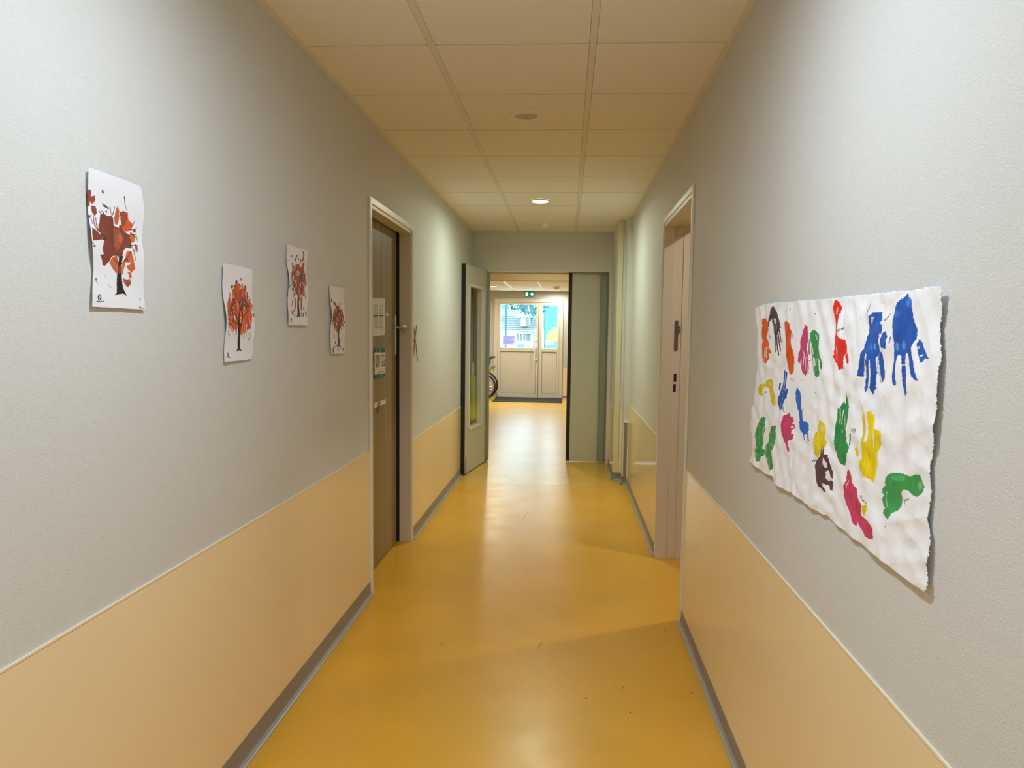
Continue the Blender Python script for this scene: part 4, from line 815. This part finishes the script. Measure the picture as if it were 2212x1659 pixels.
m.box(ox(1123, HY), ox(1131, HY), HY-1.5, HY-1.42, oz(722.5, HY), oz(721.5, HY)); m.box(ox(1137, HY), ox(1156, HY), HY-1.5, HY-1.42, oz(722.5, HY), oz(721.5, HY)); link('porch_posts', m, 'winglass', r)
m = MB(); m.tube([(ox(1092.6, 24), 24, -.02), (ox(1092.9, 24), 24, 3.2)], .035, 10); m.lathe([(.09, 0), (.06, .2)], (ox(1092.6, 24), 24, -.02), 12); props(link('lamp_post', m, 'dkline'), 'thin grey post outdoors at the left of the wide glass pane', 'post')
def tree(name, x, y, z0, z1, R_, seed, mt, label, cat, trunk=True):
    r = root(name, (x, y, -.02), label, cat); rg = random.Random(seed); m = MB()
    for k in range(420):
        t = rg.uniform(0, 2*math.pi); v = rg.uniform(-1, 1); q_ = rg.uniform(.55, 1)**.5; s_ = math.sqrt(1-v*v)
        c = Vector((x+R_*q_*s_*math.cos(t), y+R_*q_*s_*math.sin(t), (z0+z1)/2+(z1-z0)/2*q_*v)); d1 = Vector((rg.gauss(0, 1), rg.gauss(0, 1), rg.gauss(0, 1))).normalized(); d2 = d1.orthogonal().normalized(); L_ = R_*.12
        m.add([c-d1*L_, c+d2*L_*.6, c+d1*L_, c-d2*L_*.6], [(0, 1, 2, 3)])
    link('foliage', m, mt, r)
    if trunk: m = MB(); m.tube([(x, y, -.02), (x+.05, y, z0*.6), (x, y, (z0+z1)/2)], [.03, .03, .02], 8); m.tube([(x, y, z0*.7), (x+R_*.5, y, z1*.9)], [.02, .01], 6); m.tube([(x, y, z0*.8), (x-R_*.5, y, z1*.85)], [.02, .01], 6); link('trunk', m, 'winglass', r)
tree('tree', ox(1151, 26), 26, 1.95, 3.1, .62, 1, 'leaf', 'leafy tree right of the house dormer outdoors', 'tree')
tree('tree', ox(1134, 46), 46, 2.5, 4.2, 1.1, 2, 'leaf', 'leafy tree crown behind the pale house roof', 'tree')
tree('shrub', ox(1141, 22), 22, -.05, 1.05, .30, 3, 'hedge', 'bright green shrub below the porch outdoors', 'shrub', False)
m = MB(); y_ = 26
m.prism([(ox(1119, y_), oz(744, y_)), (ox(1128, y_), oz(744, y_)), (ox(1130, y_), oz(747, y_)), (ox(1117, y_), oz(747, y_))], 1, y_, y_+1.0); m.box(ox(1116, y_), ox(1131, y_), y_, y_+1.1, -.02, oz(747, y_)); props(link('garden_bench', m, 'cyan'), 'low turquoise bench outdoors left of the green shrub', 'bench')
m = MB(); y_ = 44; m.box(ox(1078, y_), ox(1091.5, y_), y_, y_+3, -.02, 4.2, 0); props(link('annex_wall', m, 'cyan'), 'pale turquoise wall outdoors behind the thin post at the left of the wide pane', 'wall')
m = MB(); y_ = 28; m.box(ox(1175.5, y_), ox(1190, y_)+1, y_, y_+3, -.02, oz(661, y_), 0); props(link('garden_shed', m, 'cyan'), 'pale turquoise wall outdoors filling the narrow right pane', 'shed')
r = root('parasol', (ox(1199, 21), 21, -.02), 'yellow parasol outdoors behind the narrow right pane', 'parasol'); cx_ = ox(1197, 21)
m = MB(); m.lathe([(.20, oz(736, 21)), (.19, oz(727, 21)), (.15, oz(717, 21)), (.04, oz(708, 21)), (.01, oz(706, 21))], (cx_, 21, 0), 20); link('canopy', m, 'yellow', r)
m = MB(); m.tube([(cx_, 21, -.02), (cx_, 21, 1.3)], .02, 8); link('pole', m, 'winglass', r)
m = MB(); m.tube([(ox(1176.8, 19), 19, -.02), (ox(1177, 19), 19, 2.6)], .014, 8); props(link('flag_pole', m, 'dkline'), 'thin dark pole outdoors at left edge of the narrow right pane', 'pole')
